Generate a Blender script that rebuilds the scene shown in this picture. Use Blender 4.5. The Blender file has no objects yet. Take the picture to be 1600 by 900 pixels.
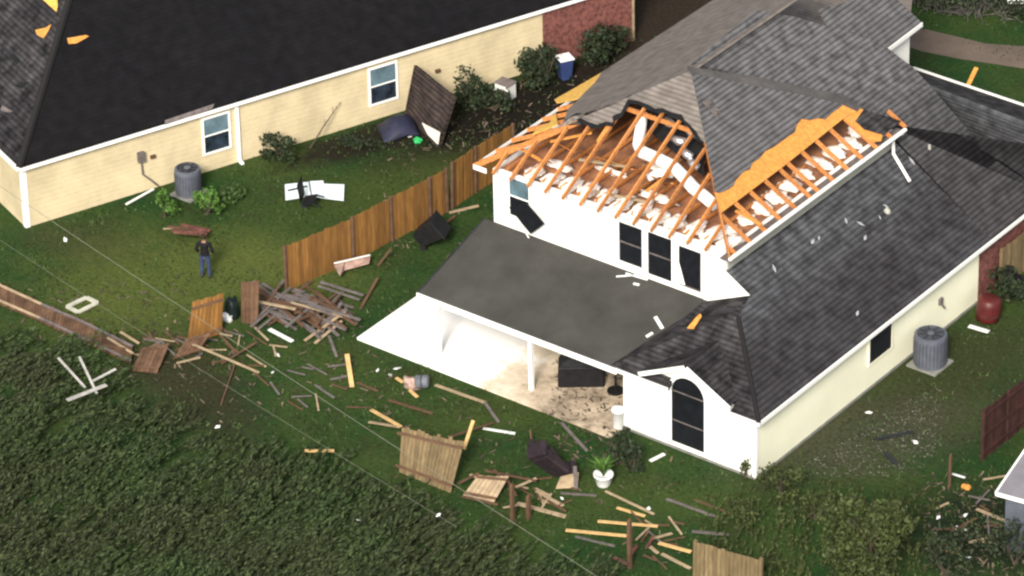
import bpy, bmesh, math, random
from mathutils import Vector, Matrix, noise as mnoise
R = math.radians
rnd = random.Random(7)
scene = bpy.context.scene
COL = scene.collection

# ------------------------------------------------------------------ camera
CAM = Vector((92.159, -110.256, 89.794)); YAW, PIT, ROLL, HFOV = 0.658489, 0.548962, -0.023574, R(12)
_r = Vector((math.cos(YAW), math.sin(YAW), 0)); _f = Vector((-math.sin(YAW)*math.cos(PIT), math.cos(YAW)*math.cos(PIT), -math.sin(PIT)))
_u = _r.cross(_f)
RT = _r*math.cos(ROLL) + _u*math.sin(ROLL); UP = _u*math.cos(ROLL) - _r*math.sin(ROLL)
cam = bpy.data.objects.new('camera', bpy.data.cameras.new('camera')); COL.objects.link(cam)
cam.matrix_world = Matrix(((RT.x, UP.x, -_f.x, CAM.x), (RT.y, UP.y, -_f.y, CAM.y), (RT.z, UP.z, -_f.z, CAM.z), (0, 0, 0, 1)))
cam.data.sensor_fit = 'HORIZONTAL'; cam.data.angle = HFOV; cam.data.clip_start = 1; cam.data.clip_end = 3000
scene.camera = cam

# ------------------------------------------------------------------ sky, sun, exposure
SUN_EL, SUN_AZ = R(36), R(-65)          # azimuth of the sun measured from +X towards +Y
world = bpy.data.worlds.new("World"); scene.world = world; world.use_nodes = True
wn = world.node_tree.nodes; bg = wn['Background']; sky = wn.new('ShaderNodeTexSky')
sky.sky_type = 'NISHITA'; sky.sun_disc = False; sky.sun_elevation = SUN_EL; sky.sun_rotation = math.pi/2 - SUN_AZ
sky.dust_density = 2.0
hz = wn.new('ShaderNodeHueSaturation'); hz.inputs['Saturation'].default_value = 0.25      # milky overcast
world.node_tree.links.new(sky.outputs[0], hz.inputs['Color']); world.node_tree.links.new(hz.outputs[0], bg.inputs[0]); bg.inputs[1].default_value = 0.14
sd = bpy.data.lights.new('sun', 'SUN'); sd.energy = 3.7; sd.angle = R(14); sd.color = (1, 0.93, 0.82)
so = bpy.data.objects.new('sun', sd); COL.objects.link(so)
so.rotation_euler = Vector((math.cos(SUN_AZ)*math.cos(SUN_EL), math.sin(SUN_AZ)*math.cos(SUN_EL), math.sin(SUN_EL))).to_track_quat('Z', 'Y').to_euler()
vs = scene.view_settings; vs.view_transform = 'Standard'; vs.look = 'None'; vs.gamma = 1; vs.exposure = 0.45; vs.use_curve_mapping = False
scene.cycles.filter_width = 2.4

# ------------------------------------------------------------------ survey: a point of the photograph to a point of the place
FPX = 800/math.tan(HFOV/2)
def ray(px, py): return _f*FPX + RT*(px-800) - UP*(py-450)
def at(px, py, z=0.0):
    d = ray(px, py); return CAM + d*((z-CAM.z)/d.z)
def on(px, py, pl):
    p, n = pl; d = ray(px, py); return CAM + d*((p-CAM).dot(n)/d.dot(n))
def plane(p, n): return (Vector(p), Vector(n).normalized())
def plane3(a, b, c): return (Vector(a), (Vector(b)-Vector(a)).cross(Vector(c)-Vector(a)).normalized())

# ------------------------------------------------------------------ materials
MATS = {}
def mat(name, col, rough=0.8, var=0.25, scale=3.0, bump=0.0, col2=None, island=0.0, stretch=None, metal=0.0, detail=6, bscale=None, spec=0.3, objvar=0):
    if name in MATS: return MATS[name]
    m = bpy.data.materials.new(name); m.use_nodes = True; MATS[name] = m
    nt = m.node_tree; N = nt.nodes; L = nt.links; b = N['Principled BSDF']
    b.inputs['Roughness'].default_value = rough; b.inputs['Metallic'].default_value = metal
    b.inputs['Specular IOR Level'].default_value = spec
    tc = N.new('ShaderNodeTexCoord'); mp = N.new('ShaderNodeMapping'); L.new(tc.outputs['Object'], mp.inputs['Vector'])
    if stretch: mp.inputs['Scale'].default_value = stretch
    nz = N.new('ShaderNodeTexNoise'); nz.inputs['Scale'].default_value = scale; nz.inputs['Detail'].default_value = detail
    nz.inputs['Roughness'].default_value = 0.65
    L.new(mp.outputs[0], nz.inputs['Vector'])
    c2 = col2 or tuple(c*(1-var) for c in col); c1 = col if col2 else tuple(min(1, c*(1+var)) for c in col)
    rp = N.new('ShaderNodeValToRGB'); rp.color_ramp.elements[0].position = 0.35; rp.color_ramp.elements[1].position = 0.65
    rp.color_ramp.elements[0].color = (*c2, 1); rp.color_ramp.elements[1].color = (*c1, 1)
    L.new(nz.outputs['Fac'], rp.inputs['Fac']); out = rp.outputs['Color']
    if objvar:
        oi = N.new('ShaderNodeObjectInfo'); mo = N.new('ShaderNodeMapRange'); mo.inputs['To Min'].default_value = 1-objvar; mo.inputs['To Max'].default_value = 1+objvar; L.new(oi.outputs['Random'], mo.inputs['Value'])
        ho = N.new('ShaderNodeHueSaturation'); L.new(out, ho.inputs['Color']); L.new(mo.outputs[0], ho.inputs['Value']); out = ho.outputs['Color']
    if island:
        g = N.new('ShaderNodeNewGeometry'); mr = N.new('ShaderNodeMapRange')
        mr.inputs['To Min'].default_value = 1-island; mr.inputs['To Max'].default_value = 1+island
        L.new(g.outputs['Random Per Island'], mr.inputs['Value'])
        hs = N.new('ShaderNodeHueSaturation'); L.new(out, hs.inputs['Color']); L.new(mr.outputs[0], hs.inputs['Value']); out = hs.outputs['Color']
    L.new(out, b.inputs['Base Color'])
    if bump:
        bp = N.new('ShaderNodeBump'); bp.inputs['Strength'].default_value = bump; bp.inputs['Distance'].default_value = 0.03
        n2 = N.new('ShaderNodeTexNoise'); n2.inputs['Scale'].default_value = bscale or scale*4; n2.inputs['Detail'].default_value = 4
        L.new(mp.outputs[0], n2.inputs['Vector'])
        L.new(n2.outputs['Fac'], bp.inputs['Height']); L.new(bp.outputs[0], b.inputs['Normal'])
    return m
def shingle(name, col, col2, var=0.5, row=0.185, width=.33, patch=(0.5, 0.5, 0.5), patch_amt=0.35, gap=0.45, pscale=0.35, upslope_mix=None, mortar=0.03):
    """laid courses from the roof's own UV (metres along the eave, metres up the slope), with weathered patches"""
    m = bpy.data.materials.new(name); m.use_nodes = True; MATS[name] = m
    nt = m.node_tree; N = nt.nodes; L = nt.links; b = N['Principled BSDF']; b.inputs['Roughness'].default_value = 0.9
    b.inputs['Specular IOR Level'].default_value = 0.15
    uv = N.new('ShaderNodeUVMap'); br = N.new('ShaderNodeTexBrick'); L.new(uv.outputs[0], br.inputs['Vector'])
    br.inputs['Scale'].default_value = 1; br.inputs['Brick Width'].default_value = width; br.inputs['Row Height'].default_value = row
    br.inputs['Mortar Size'].default_value = mortar; br.inputs['Mortar Smooth'].default_value = 0.3; br.inputs['Bias'].default_value = 0
    br.inputs['Color1'].default_value = (*col, 1); br.inputs['Color2'].default_value = (*col2, 1)
    br.inputs['Mortar'].default_value = (*[c*gap for c in col2], 1)
    br.inputs['Mortar Size'].default_value = 0.0
    sy = N.new('ShaderNodeSeparateXYZ'); L.new(uv.outputs[0], sy.inputs[0]); wv = N.new('ShaderNodeTexNoise'); wv.inputs['Scale'].default_value = 1.3; L.new(uv.outputs[0], wv.inputs['Vector'])
    dv = N.new('ShaderNodeMath'); dv.operation = 'DIVIDE'; dv.inputs[1].default_value = row; ay = N.new('ShaderNodeMath'); ay.operation = 'MULTIPLY_ADD'; ay.inputs[1].default_value = .05
    L.new(wv.outputs['Fac'], ay.inputs[0]); L.new(sy.outputs['Y'], ay.inputs[2]); L.new(ay.outputs[0], dv.inputs[0]); fr = N.new('ShaderNodeMath'); fr.operation = 'FRACT'; L.new(dv.outputs[0], fr.inputs[0])
    cr = N.new('ShaderNodeMapRange'); cr.interpolation_type = 'SMOOTHSTEP'; cr.inputs['From Min'].default_value = .05; cr.inputs['From Max'].default_value = .6; cr.inputs['To Min'].default_value = gap; cr.inputs['To Max'].default_value = 1.1; L.new(fr.outputs[0], cr.inputs['Value'])
    course = cr.outputs[0]
    nz = N.new('ShaderNodeTexNoise'); nz.inputs['Scale'].default_value = pscale; nz.inputs['Detail'].default_value = 8; nz.inputs['Roughness'].default_value = 0.7
    L.new(uv.outputs[0], nz.inputs['Vector'])
    rp = N.new('ShaderNodeValToRGB'); rp.color_ramp.elements[0].position = 0.42; rp.color_ramp.elements[1].position = 0.72
    rp.color_ramp.elements[0].color = (0, 0, 0, 1); rp.color_ramp.elements[1].color = (patch_amt,)*3+(1,)
    L.new(nz.outputs['Fac'], rp.inputs['Fac'])
    mx = N.new('ShaderNodeMixRGB'); L.new(rp.outputs[0], mx.inputs['Fac']); L.new(br.outputs['Color'], mx.inputs['Color1']); mx.inputs['Color2'].default_value = (*patch, 1)
    n3 = N.new('ShaderNodeTexNoise'); n3.inputs['Scale'].default_value = 2.2; n3.inputs['Detail'].default_value = 8; L.new(uv.outputs[0], n3.inputs['Vector'])
    mr = N.new('ShaderNodeMapRange'); mr.inputs['From Min'].default_value = 0.3; mr.inputs['From Max'].default_value = 0.7
    mr.inputs['To Min'].default_value = 1-var; mr.inputs['To Max'].default_value = 1+var; L.new(n3.outputs['Fac'], mr.inputs['Value'])
    out = mx.outputs[0]
    if upslope_mix:                                        # the covering turns paler towards the upper edge, darker lower down
        g2 = N.new('ShaderNodeMapRange'); g2.inputs['From Min'].default_value = upslope_mix[0]; g2.inputs['From Max'].default_value = upslope_mix[1]
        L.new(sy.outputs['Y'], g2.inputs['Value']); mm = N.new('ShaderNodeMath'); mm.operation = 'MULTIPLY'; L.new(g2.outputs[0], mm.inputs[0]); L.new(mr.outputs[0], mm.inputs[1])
        m3 = N.new('ShaderNodeMath'); m3.operation = 'MULTIPLY'; m3.use_clamp = True; m3.inputs[1].default_value = upslope_mix[2]; L.new(mm.outputs[0], m3.inputs[0])
        m2 = N.new('ShaderNodeMixRGB'); L.new(m3.outputs[0], m2.inputs['Fac']); L.new(out, m2.inputs['Color1']); m2.inputs['Color2'].default_value = (*upslope_mix[3], 1); out = m2.outputs[0]
    hs = N.new('ShaderNodeHueSaturation'); L.new(out, hs.inputs['Color']); cm = N.new('ShaderNodeMath'); cm.operation = 'MULTIPLY'; L.new(mr.outputs[0], cm.inputs[0]); L.new(course, cm.inputs[1]); L.new(cm.outputs[0], hs.inputs['Value'])
    out = hs.outputs[0]
    L.new(out, b.inputs['Base Color'])
    bp = N.new('ShaderNodeBump'); bp.inputs['Strength'].default_value = 0.5; bp.inputs['Distance'].default_value = 0.02
    L.new(course, bp.inputs['Height']); L.new(bp.outputs[0], b.inputs['Normal'])
    return m
def lap_siding(name, col, var=0.08, pitch=0.17):
    m = mat(name, col, 0.75, var, 0.8)
    nt = m.node_tree; N = nt.nodes; L = nt.links
    tc = N.new('ShaderNodeTexCoord'); sx = N.new('ShaderNodeSeparateXYZ'); L.new(tc.outputs['Object'], sx.inputs[0])
    dv = N.new('ShaderNodeMath'); dv.operation = 'DIVIDE'; dv.inputs[1].default_value = pitch; L.new(sx.outputs['Z'], dv.inputs[0])
    fr = N.new('ShaderNodeMath'); fr.operation = 'FRACT'; L.new(dv.outputs[0], fr.inputs[0])
    inv = N.new('ShaderNodeMath'); inv.operation = 'SUBTRACT'; inv.inputs[0].default_value = 1; L.new(fr.outputs[0], inv.inputs[1])
    bp = N.new('ShaderNodeBump'); bp.inputs['Strength'].default_value = .7; bp.inputs['Distance'].default_value = 0.03
    L.new(inv.outputs[0], bp.inputs['Height']); L.new(bp.outputs[0], N['Principled BSDF'].inputs['Normal'])
    return m

M_WHITE = mat('white_paint', (0.86, 0.85, 0.80), 0.6, 0.03, 0.6)
M_CREAMWALL = mat('pale_yellow_paint', (0.88, 0.86, 0.66), 0.6, 0.04, 0.5)
M_TRIM = mat('white_trim', (0.88, 0.87, 0.84), 0.5, 0.03, 2)
M_SIDING = lap_siding('cream_lap_siding', (0.54, 0.45, 0.285), 0.14, .2)
M_BRICK = mat('red_brick', (0.16, 0.06, 0.05), 0.9, 0.5, 6, 0.3, island=0.2)
M_UPGREY = mat('grey_beige_and_eave_shade', (0.40, 0.39, 0.34), 0.7, 0.1, 0.8)  # carries the right eave's shade as colour; plain grey on the vents
M_FOUND = mat('grey_foundation', (0.22, 0.22, 0.20), 0.9, 0.2, 2)
M_SCREEN = mat('dark_window_screen', (0.008, 0.009, 0.012), 0.45, 0.3, 4)
M_GLASS = mat('blue_grey_glass', (0.10, 0.16, 0.19), 0.12, 0.35, 1.4, spec=0.6)
M_GLASSD = mat('dark_glass', (0.02, 0.03, 0.045), 0.12, 0.6, 2.5, spec=0.6)
M_SH_GREY = shingle('grey_shingle', (0.115, 0.113, 0.116), (0.10, 0.098, 0.102), patch=(0.16, 0.15, 0.145), patch_amt=.25, gap=0.42, var=.3)
M_SH_LOW = shingle('dark_shingle', (0.037, 0.035, 0.038), (0.029, 0.0275, 0.030), patch=(0.12, 0.125, 0.135), patch_amt=0.25, pscale=0.28, var=0.4, gap=0.5, upslope_mix=(-10.6, -7.6, .5, (.125, .132, .145)))  # dark shingle, mixed paler towards the top of the slope
M_SH_FAR = shingle('graded_grey_shingle', (.050, .047, .050), (.042, .040, .043), patch=(.07, .065, .065), patch_amt=.3, gap=.42, var=.35, upslope_mix=(-9.0, -4.5, 1.0, (.115, .113, .117)))  # dark grey near the eave, graded paler up to the ridge
M_SH_BROWN = shingle('brown_grey_shingle', (0.185, 0.16, 0.142), (0.16, 0.138, 0.122), patch=(0.21, 0.185, 0.165), gap=0.7, var=0.25)  # paler than the right slope: light on the left face put into the colour
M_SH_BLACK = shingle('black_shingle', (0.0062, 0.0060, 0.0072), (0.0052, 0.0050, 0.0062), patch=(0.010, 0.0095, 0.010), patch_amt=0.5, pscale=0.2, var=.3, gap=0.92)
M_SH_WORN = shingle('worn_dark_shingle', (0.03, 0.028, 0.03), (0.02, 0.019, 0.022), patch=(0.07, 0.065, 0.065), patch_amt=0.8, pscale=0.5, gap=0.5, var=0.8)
M_FELT = mat('grey_roll_roofing', (0.050, 0.048, 0.043), 0.95, 0.25, 0.45, 0.08, bscale=30)
M_OSB = mat('orange_roof_decking', (0.62, 0.27, 0.06), 0.8, 0.22, 7, 0.2)
M_OSBY = mat('yellow_roof_decking', (0.72, 0.42, 0.09), 0.8, 0.2, 6, 0.2)
M_PINE = mat('raw_orange_pine', (0.50, 0.20, 0.06), 0.75, 0.25, 3, 0.1, stretch=(3, 3, 3), objvar=0.16)
M_BATT = mat('white_insulation_batt', (0.86, 0.82, 0.76), 0.95, 0.06, 3, .7, col2=(0.76, 0.66, 0.58), bscale=7)
M_ATTIC = mat('attic_boards_and_dust', (0.42, 0.19, 0.09), 0.9, 0.2, 1.1, 0.4, col2=(0.14, 0.065, 0.04), bscale=5)
M_DUCT = mat('white_duct_wrap', (0.85, 0.84, 0.82), 0.5, 0.08, 4, 0.3)
M_SILVER = mat('silver_duct_foil', (0.75, 0.78, 0.82), 0.25, 0.2, 5, 0.8, metal=0.9)
M_CONC = mat('stained_patio_concrete', (0.80, 0.74, 0.64), 0.85, 0.1, 0.9, 0.1)
M_STAKE = mat('fresh_yellow_lumber', (0.62, 0.40, 0.17), 0.8, 0.2, 3, 0.1, island=0.15)
M_PALE = mat('pale_split_lumber', (0.34, 0.255, 0.16), 0.85, 0.25, 3, 0.1, island=0.2)
M_GREYW = mat('weathered_grey_board', (0.13, 0.11, 0.105), 0.9, 0.3, 3, 0.1, island=0.3)
M_BROWNW = mat('brown_fence_board', (0.105, 0.058, 0.034), 0.9, 0.3, 2.5, 0.1, island=0.3)
M_FENCE = mat('honey_cedar_board', (0.21, 0.10, 0.026), 0.85, 0.25, 2, 0.15, stretch=(4, 4, 0.6), island=0.25)
M_FENCET = mat('tan_weathered_board', (0.165, 0.118, 0.06), 0.85, 0.25, 2, 0.15, stretch=(4, 4, 0.8), island=0.22)
M_FENCER = mat('dark_red_stained_board', (0.045, 0.017, 0.014), 0.85, 0.3, 2, 0.1, island=0.25)
M_WHITEP = mat('white_painted_scrap', (0.80, 0.80, 0.78), 0.6, 0.1, 3)
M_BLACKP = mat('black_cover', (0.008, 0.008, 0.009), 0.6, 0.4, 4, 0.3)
M_ACGREY = mat('slate_grey_enamel', (0.10, 0.11, 0.135), 0.5, 0.15, 3)
M_DARKMETAL = mat('dark_grille_metal', (0.02, 0.022, 0.026), 0.5, 0.3, 4)

# ------------------------------------------------------------------ mesh building
def V(*a): return Vector(a[0]) if len(a) == 1 else Vector(a)
class MB:
    def __init__(s): s.v = []; s.f = []; s.uv = {}
    def add(s, vs, fs):
        n = len(s.v); s.v += [Vector(v) for v in vs]; s.f += [tuple(n+i for i in f) for f in fs]; return s
    def hexa(s, b, t):
        return s.add(list(b)+list(t), [(3, 2, 1, 0), (4, 5, 6, 7), (0, 1, 5, 4), (1, 2, 6, 5), (2, 3, 7, 6), (3, 0, 4, 7)])
    def box(s, x0, x1, y0, y1, z0, z1):
        return s.hexa([(x0, y0, z0), (x1, y0, z0), (x1, y1, z0), (x0, y1, z0)], [(x0, y0, z1), (x1, y0, z1), (x1, y1, z1), (x0, y1, z1)])
    def obox(s, o, ax, ay, az):
        o, ax, ay, az = V(o), V(ax), V(ay), V(az)
        return s.hexa([o, o+ax, o+ax+ay, o+ay], [o+az, o+az+ax, o+az+ax+ay, o+az+ay])
    def bar(s, a, b, w, h, up=(0, 0, 1)):
        """board from a to b: w wide, h thick along up; a and b lie on its under-face's middle line"""
        a, b = V(a), V(b); d = (b-a); up = V(up); sd = d.cross(up)
        if sd.length < 1e-6: sd = d.cross(Vector((1, 0, 0)))
        sd.normalize(); up = sd.cross(d).normalized()
        return s.obox(a-sd*w/2, d, sd*w, up*h)
    def slab(s, pts, thick, ax=None, nrm=None):
        """flat polygon with thickness downwards along its normal; UV in metres along ax and up the slope"""
        pts = [V(p) for p in pts]
        if nrm is None:
            n = Vector((0, 0, 0))
            for i in range(len(pts)): n += pts[i].cross(pts[(i+1) % len(pts)]) if True else n
            # newell normal
            n = Vector((0, 0, 0))
            for i in range(len(pts)):
                a, b = pts[i], pts[(i+1) % len(pts)]
                n += Vector(((a.y-b.y)*(a.z+b.z), (a.z-b.z)*(a.x+b.x), (a.x-b.x)*(a.y+b.y)))
            n.normalize()
            if n.z < 0: pts.reverse(); n = -n
        else:
            n = V(nrm).normalized()
        k = len(pts); base = len(s.v); f0 = len(s.f)
        s.v += pts + [p-n*thick for p in pts]
        s.f.append(tuple(range(base, base+k))); s.f.append(tuple(base+k+i for i in reversed(range(k))))
        for i in range(k):
            j = (i+1) % k; s.f.append((base+i, base+k+i, base+k+j, base+j))
        if ax is not None:
            e = V(ax).normalized(); u = n.cross(e).normalized()
            for fi in range(f0, len(s.f)): s.uv[fi] = [(s.v[i].dot(e), s.v[i].dot(u)) for i in s.f[fi]]
        return s
    def tube(s, pts, rad, n=8, cap=True):
        pts = [V(p) for p in pts]; rads = rad if isinstance(rad, (list, tuple)) else [rad]*len(pts)
        base = len(s.v)
        for i, p in enumerate(pts):
            d = (pts[min(i+1, len(pts)-1)]-pts[max(i-1, 0)]).normalized()
            a = d.cross(Vector((0, 0, 1)) if abs(d.z) < 0.9 else Vector((1, 0, 0))).normalized(); b = d.cross(a)
            s.v += [p+(a*math.cos(t*2*math.pi/n)+b*math.sin(t*2*math.pi/n))*rads[i] for t in range(n)]
        for i in range(len(pts)-1):
            for t in range(n):
                u = (t+1) % n; s.f.append((base+i*n+t, base+i*n+u, base+(i+1)*n+u, base+(i+1)*n+t))
        if cap:
            s.f.append(tuple(base+t for t in reversed(range(n)))); e = base+(len(pts)-1)*n; s.f.append(tuple(e+t for t in range(n)))
        return s
    def lathe(s, c, prof, n=20, ax=(0, 0, 1)):
        """prof: (radius, height) pairs revolved about ax at c"""
        c = V(c); ax = V(ax).normalized(); a = ax.cross(Vector((0, 0, 1)) if abs(ax.z) < 0.9 else Vector((1, 0, 0))).normalized(); b = ax.cross(a)
        base = len(s.v)
        for r, h in prof: s.v += [c+ax*h+(a*math.cos(t*2*math.pi/n)+b*math.sin(t*2*math.pi/n))*r for t in range(n)]
        for i in range(len(prof)-1):
            for t in range(n):
                u = (t+1) % n; s.f.append((base+i*n+t, base+i*n+u, base+(i+1)*n+u, base+(i+1)*n+t))
        s.f.append(tuple(base+t for t in reversed(range(n)))); e = base+(len(prof)-1)*n; s.f.append(tuple(e+t for t in range(n)))
        return s
    def blob(s, c, r, seed=0, rough=0.25, freq=2.0, n=(14, 9)):
        """lumpy rounded mass; r = three radii"""
        c = V(c); base = len(s.v); nu, nv = n; off = Vector((seed*7.3, seed*3.1, seed*1.7))
        for j in range(nv+1):
            ph = math.pi*j/nv
            for i in range(nu):
                th = 2*math.pi*i/nu; d = Vector((math.sin(ph)*math.cos(th), math.sin(ph)*math.sin(th), math.cos(ph)))
                k = 1+rough*mnoise.noise(d*freq+off)*1.6
                s.v.append(c+Vector((d.x*r[0], d.y*r[1], d.z*r[2]))*k)
        for j in range(nv):
            for i in range(nu):
                k = (i+1) % nu; s.f.append((base+j*nu+i, base+(j+1)*nu+i, base+(j+1)*nu+k, base+j*nu+k))
        return s
    def build(s, name, m, parent=None, smooth=False, bevel=0):
        me = bpy.data.meshes.new(name); o = bpy.data.objects.new(name, me); COL.objects.link(o)
        if parent is not None:
            r = parent
            org = Vector((0, 0, 0)); q = r
            while q is not None: org = org+q.location; q = q.parent
            o.parent = parent
        else:
            lo = [min(v[i] for v in s.v) for i in range(3)]; hi = [max(v[i] for v in s.v) for i in range(3)]
            org = Vector(((lo[0]+hi[0])/2, (lo[1]+hi[1])/2, lo[2])); o.location = org
        me.from_pydata([tuple(v-org) for v in s.v], [], s.f)
        if s.uv:
            ul = me.uv_layers.new(name='UVMap')
            for p in me.polygons:
                q = s.uv.get(p.index)
                if q:
                    for li, c in zip(p.loop_indices, q): ul.data[li].uv = c
        me.materials.append(m)
        bm = bmesh.new(); bm.from_mesh(me); bmesh.ops.recalc_face_normals(bm, faces=bm.faces)
        if bevel: bmesh.ops.bevel(bm, geom=bm.edges[:], offset=bevel, segments=1, affect='EDGES')
        bm.to_mesh(me); bm.free()
        if smooth:
            for p in me.polygons: p.use_smooth = True
        return o
def tag(o, label=None, cat=None, group=None, kind=None):
    if label: o['label'] = label
    if cat: o['category'] = cat
    if group: o['group'] = group
    if kind: o['kind'] = kind
    return o
def empty(name, loc, label, cat, group=None):
    o = bpy.data.objects.new(name, None); COL.objects.link(o); o.location = V(loc); return tag(o, label, cat, group)
# ================================================================== the ground
def ground_mat():
    m = bpy.data.materials.new('lawn_soil'); m.use_nodes = True; N = m.node_tree.nodes; L = m.node_tree.links; b = N['Principled BSDF']
    b.inputs['Roughness'].default_value = 0.95; b.inputs['Specular IOR Level'].default_value = 0.05
    tc = N.new('ShaderNodeTexCoord')
    def nz(sc, det=6, ro=0.6):
        n = N.new('ShaderNodeTexNoise'); n.inputs['Scale'].default_value = sc; n.inputs['Detail'].default_value = det; n.inputs['Roughness'].default_value = ro
        L.new(tc.outputs['Object'], n.inputs['Vector']); return n
    def ramp(src, p0, p1, c0, c1):
        r = N.new('ShaderNodeValToRGB'); e = r.color_ramp.elements; e[0].position = p0; e[1].position = p1; e[0].color = (*c0, 1); e[1].color = (*c1, 1)
        L.new(src, r.inputs['Fac']); return r
    g = ramp(nz(0.22).outputs['Fac'], 0.36, 0.64, (0.017, 0.048, 0.014), (0.046, 0.070, 0.019))
    d = ramp(nz(0.5, 8, 0.75).outputs['Fac'], 0.50, 0.72, (0, 0, 0), (0.75,)*3)
    mx = N.new('ShaderNodeMixRGB'); L.new(d.outputs[0], mx.inputs['Fac']); L.new(g.outputs[0], mx.inputs['Color1']); mx.inputs['Color2'].default_value = (0.038, 0.035, 0.016, 1)
    out = mx.outputs[0]; nw_ = nz(1.3, 8, .75)
    def patch(out, c, ax, rx, ry, col, soft=.5, amt=1.0):    # bare ground of another kind: an oval with a ragged edge
        mp = N.new('ShaderNodeMapping'); mp.vector_type = 'TEXTURE'; mp.inputs['Location'].default_value = (c.x, c.y, 0); mp.inputs['Rotation'].default_value = (0, 0, ax); mp.inputs['Scale'].default_value = (rx, ry, 1000)
        L.new(tc.outputs['Object'], mp.inputs['Vector']); ln = N.new('ShaderNodeVectorMath'); ln.operation = 'LENGTH'; L.new(mp.outputs[0], ln.inputs[0])
        ma = N.new('ShaderNodeMath'); ma.operation = 'MULTIPLY_ADD'; ma.inputs[1].default_value = 1.6; L.new(nw_.outputs['Fac'], ma.inputs[0]); L.new(ln.outputs['Value'], ma.inputs[2])
        r = N.new('ShaderNodeMapRange'); r.inputs['From Min'].default_value = 1.8+soft*.5; r.inputs['From Max'].default_value = 1.8-soft*.5; r.inputs['To Max'].default_value = amt; L.new(ma.outputs[0], r.inputs['Value'])
        x = N.new('ShaderNodeMixRGB'); L.new(r.outputs[0], x.inputs['Fac']); L.new(out, x.inputs['Color1']); x.inputs['Color2'].default_value = (*col, 1); return x.outputs[0]
    out = patch(out, at(1360, 672), R(60), 4.6, 2.2, (.058, .055, .036), 1.0, .75)
    out = patch(out, at(1500, 560), R(70), 3.5, 2.2, (.04, .042, .018), .9, .7)
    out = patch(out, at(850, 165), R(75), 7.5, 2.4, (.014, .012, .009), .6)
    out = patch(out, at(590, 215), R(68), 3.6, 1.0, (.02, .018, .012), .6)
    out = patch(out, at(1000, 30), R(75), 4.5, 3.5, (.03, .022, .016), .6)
    out = patch(out, at(290, 590), R(-25), 4.5, 1.6, (.035, .03, .018), .9, .8)
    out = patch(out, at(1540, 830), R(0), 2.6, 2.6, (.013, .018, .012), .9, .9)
    out = patch(out, at(130, 380), R(10), 2.2, 1.2, (.05, .05, .022), .9, .6)
    out = patch(out, at(420, 420), R(10), 3.2, 2.0, (.095, .115, .03), 1.2, .8)
    out = patch(out, at(230, 460), R(60), 4.0, 3.0, (.085, .105, .026), 1.2, .8)
    out = patch(out, at(600, 300), R(65), 4.5, 1.6, (.05, .07, .018), 1.2, .8)
    f = ramp(nz(7, 6, 0.8).outputs['Fac'], 0.3, 0.7, (0.45,)*3, (1.6,)*3)
    ml = N.new('ShaderNodeMixRGB'); ml.blend_type = 'MULTIPLY'; ml.inputs['Fac'].default_value = 1; L.new(out, ml.inputs['Color1']); L.new(f.outputs[0], ml.inputs['Color2'])
    L.new(ml.outputs[0], b.inputs['Base Color'])
    bp = N.new('ShaderNodeBump'); bp.inputs['Strength'].default_value = 0.7; bp.inputs['Distance'].default_value = 0.08
    L.new(nz(5, 8, 0.8).outputs['Fac'], bp.inputs['Height']); L.new(bp.outputs[0], b.inputs['Normal'])
    return m
g = MB(); g.add([(-400, -400, 0), (400, -400, 0), (400, 400, 0), (-400, 400, 0)], [(0, 1, 2, 3)])
lawn = g.build('lawn', ground_mat()); lawn['kind'] = 'structure'

# ================================================================== damaged house
XA, YW, XB = 16.25, 0.80, 10.86
X0, X1, YU = 2.83, 12.61, 4.28
OV, ZE, ZL, MS, ML = 0.45, 6.05, 2.55, 0.534, 0.64
EL, ER, EY, YF = X0-OV, X1+OV, YU-OV, 14.41
XM = (EL+ER)/2; HALF = (ER-EL)/2; APEX = Vector((XM, EY+HALF, ZE+MS*HALF))
EX = XA+.35; EYW = YW-.35
P_REAR = plane((EL, EY, ZE), (0, -MS, 1)); P_LEFT = plane((EL, EY, ZE), (-MS, 0, 1)); P_RIGHT = plane((ER, EY, ZE), (MS, 0, 1))
P_SIDE = plane((XA+.35, 0, ZL), (ML, 0, 1)); P_WING = plane((0, YW-.35, ZL), (0, -ML, 1))
P_WALLU = plane((0, YU, 0), (0, -1, 0)); P_WALLR = plane((0, YW, 0), (0, -1, 0)); P_WALLS = plane((XA, 0, 0), (1, 0, 0))
house = empty('damaged_house', (XA, YW, 0), 'white two storey house with half its upper roof torn open to orange rafters', 'house')
# walls: lower storey is one shell, upper storey another
w = MB()
w.box(XB, XA, YW, YW+.18, 0, 2.5)                       # rear wall of the wing
w.box(XA-.18, XA, YW+.183, 14.45, 0, 2.5)               # side wall
w.box(XB, XB+.18, YW+.183, YU, 0, 2.5)
w.box(X0, XB, YU+.003, YU+.18, 0, 3.0)
w.box(X0, X0+.18, YU+.183, 24, 0, 3.0)
lower = w.build('lower_wall', M_WHITE, house)
w = MB().box(XA-.18+.02, XA+.012, YW+.012, 14.45, 0.02, 2.46)
w.build('side_wall', M_CREAMWALL, house)
w = MB()
w.box(X0, X1, YU, YU+.15, 2.7, ZE-.25)
w.box(X1-.15, X1, YU+.153, YF, 2.7, ZE-.25); w.box(X0, X0+.15, YU+.153, YF, 2.7, ZE-.25); w.box(X0+.153, X1-.153, YF-.15, YF, 2.7, ZE-.25)
upper = w.build('upper_wall', M_WHITE, house)
MB().box(X1+.002, X1+.02, YU+.1, YF, 3.2, ZE-.3).build('eave_shade_strip', M_UPGREY, upper)  # shade below the eave, painted as a grey strip over the white wall
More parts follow.
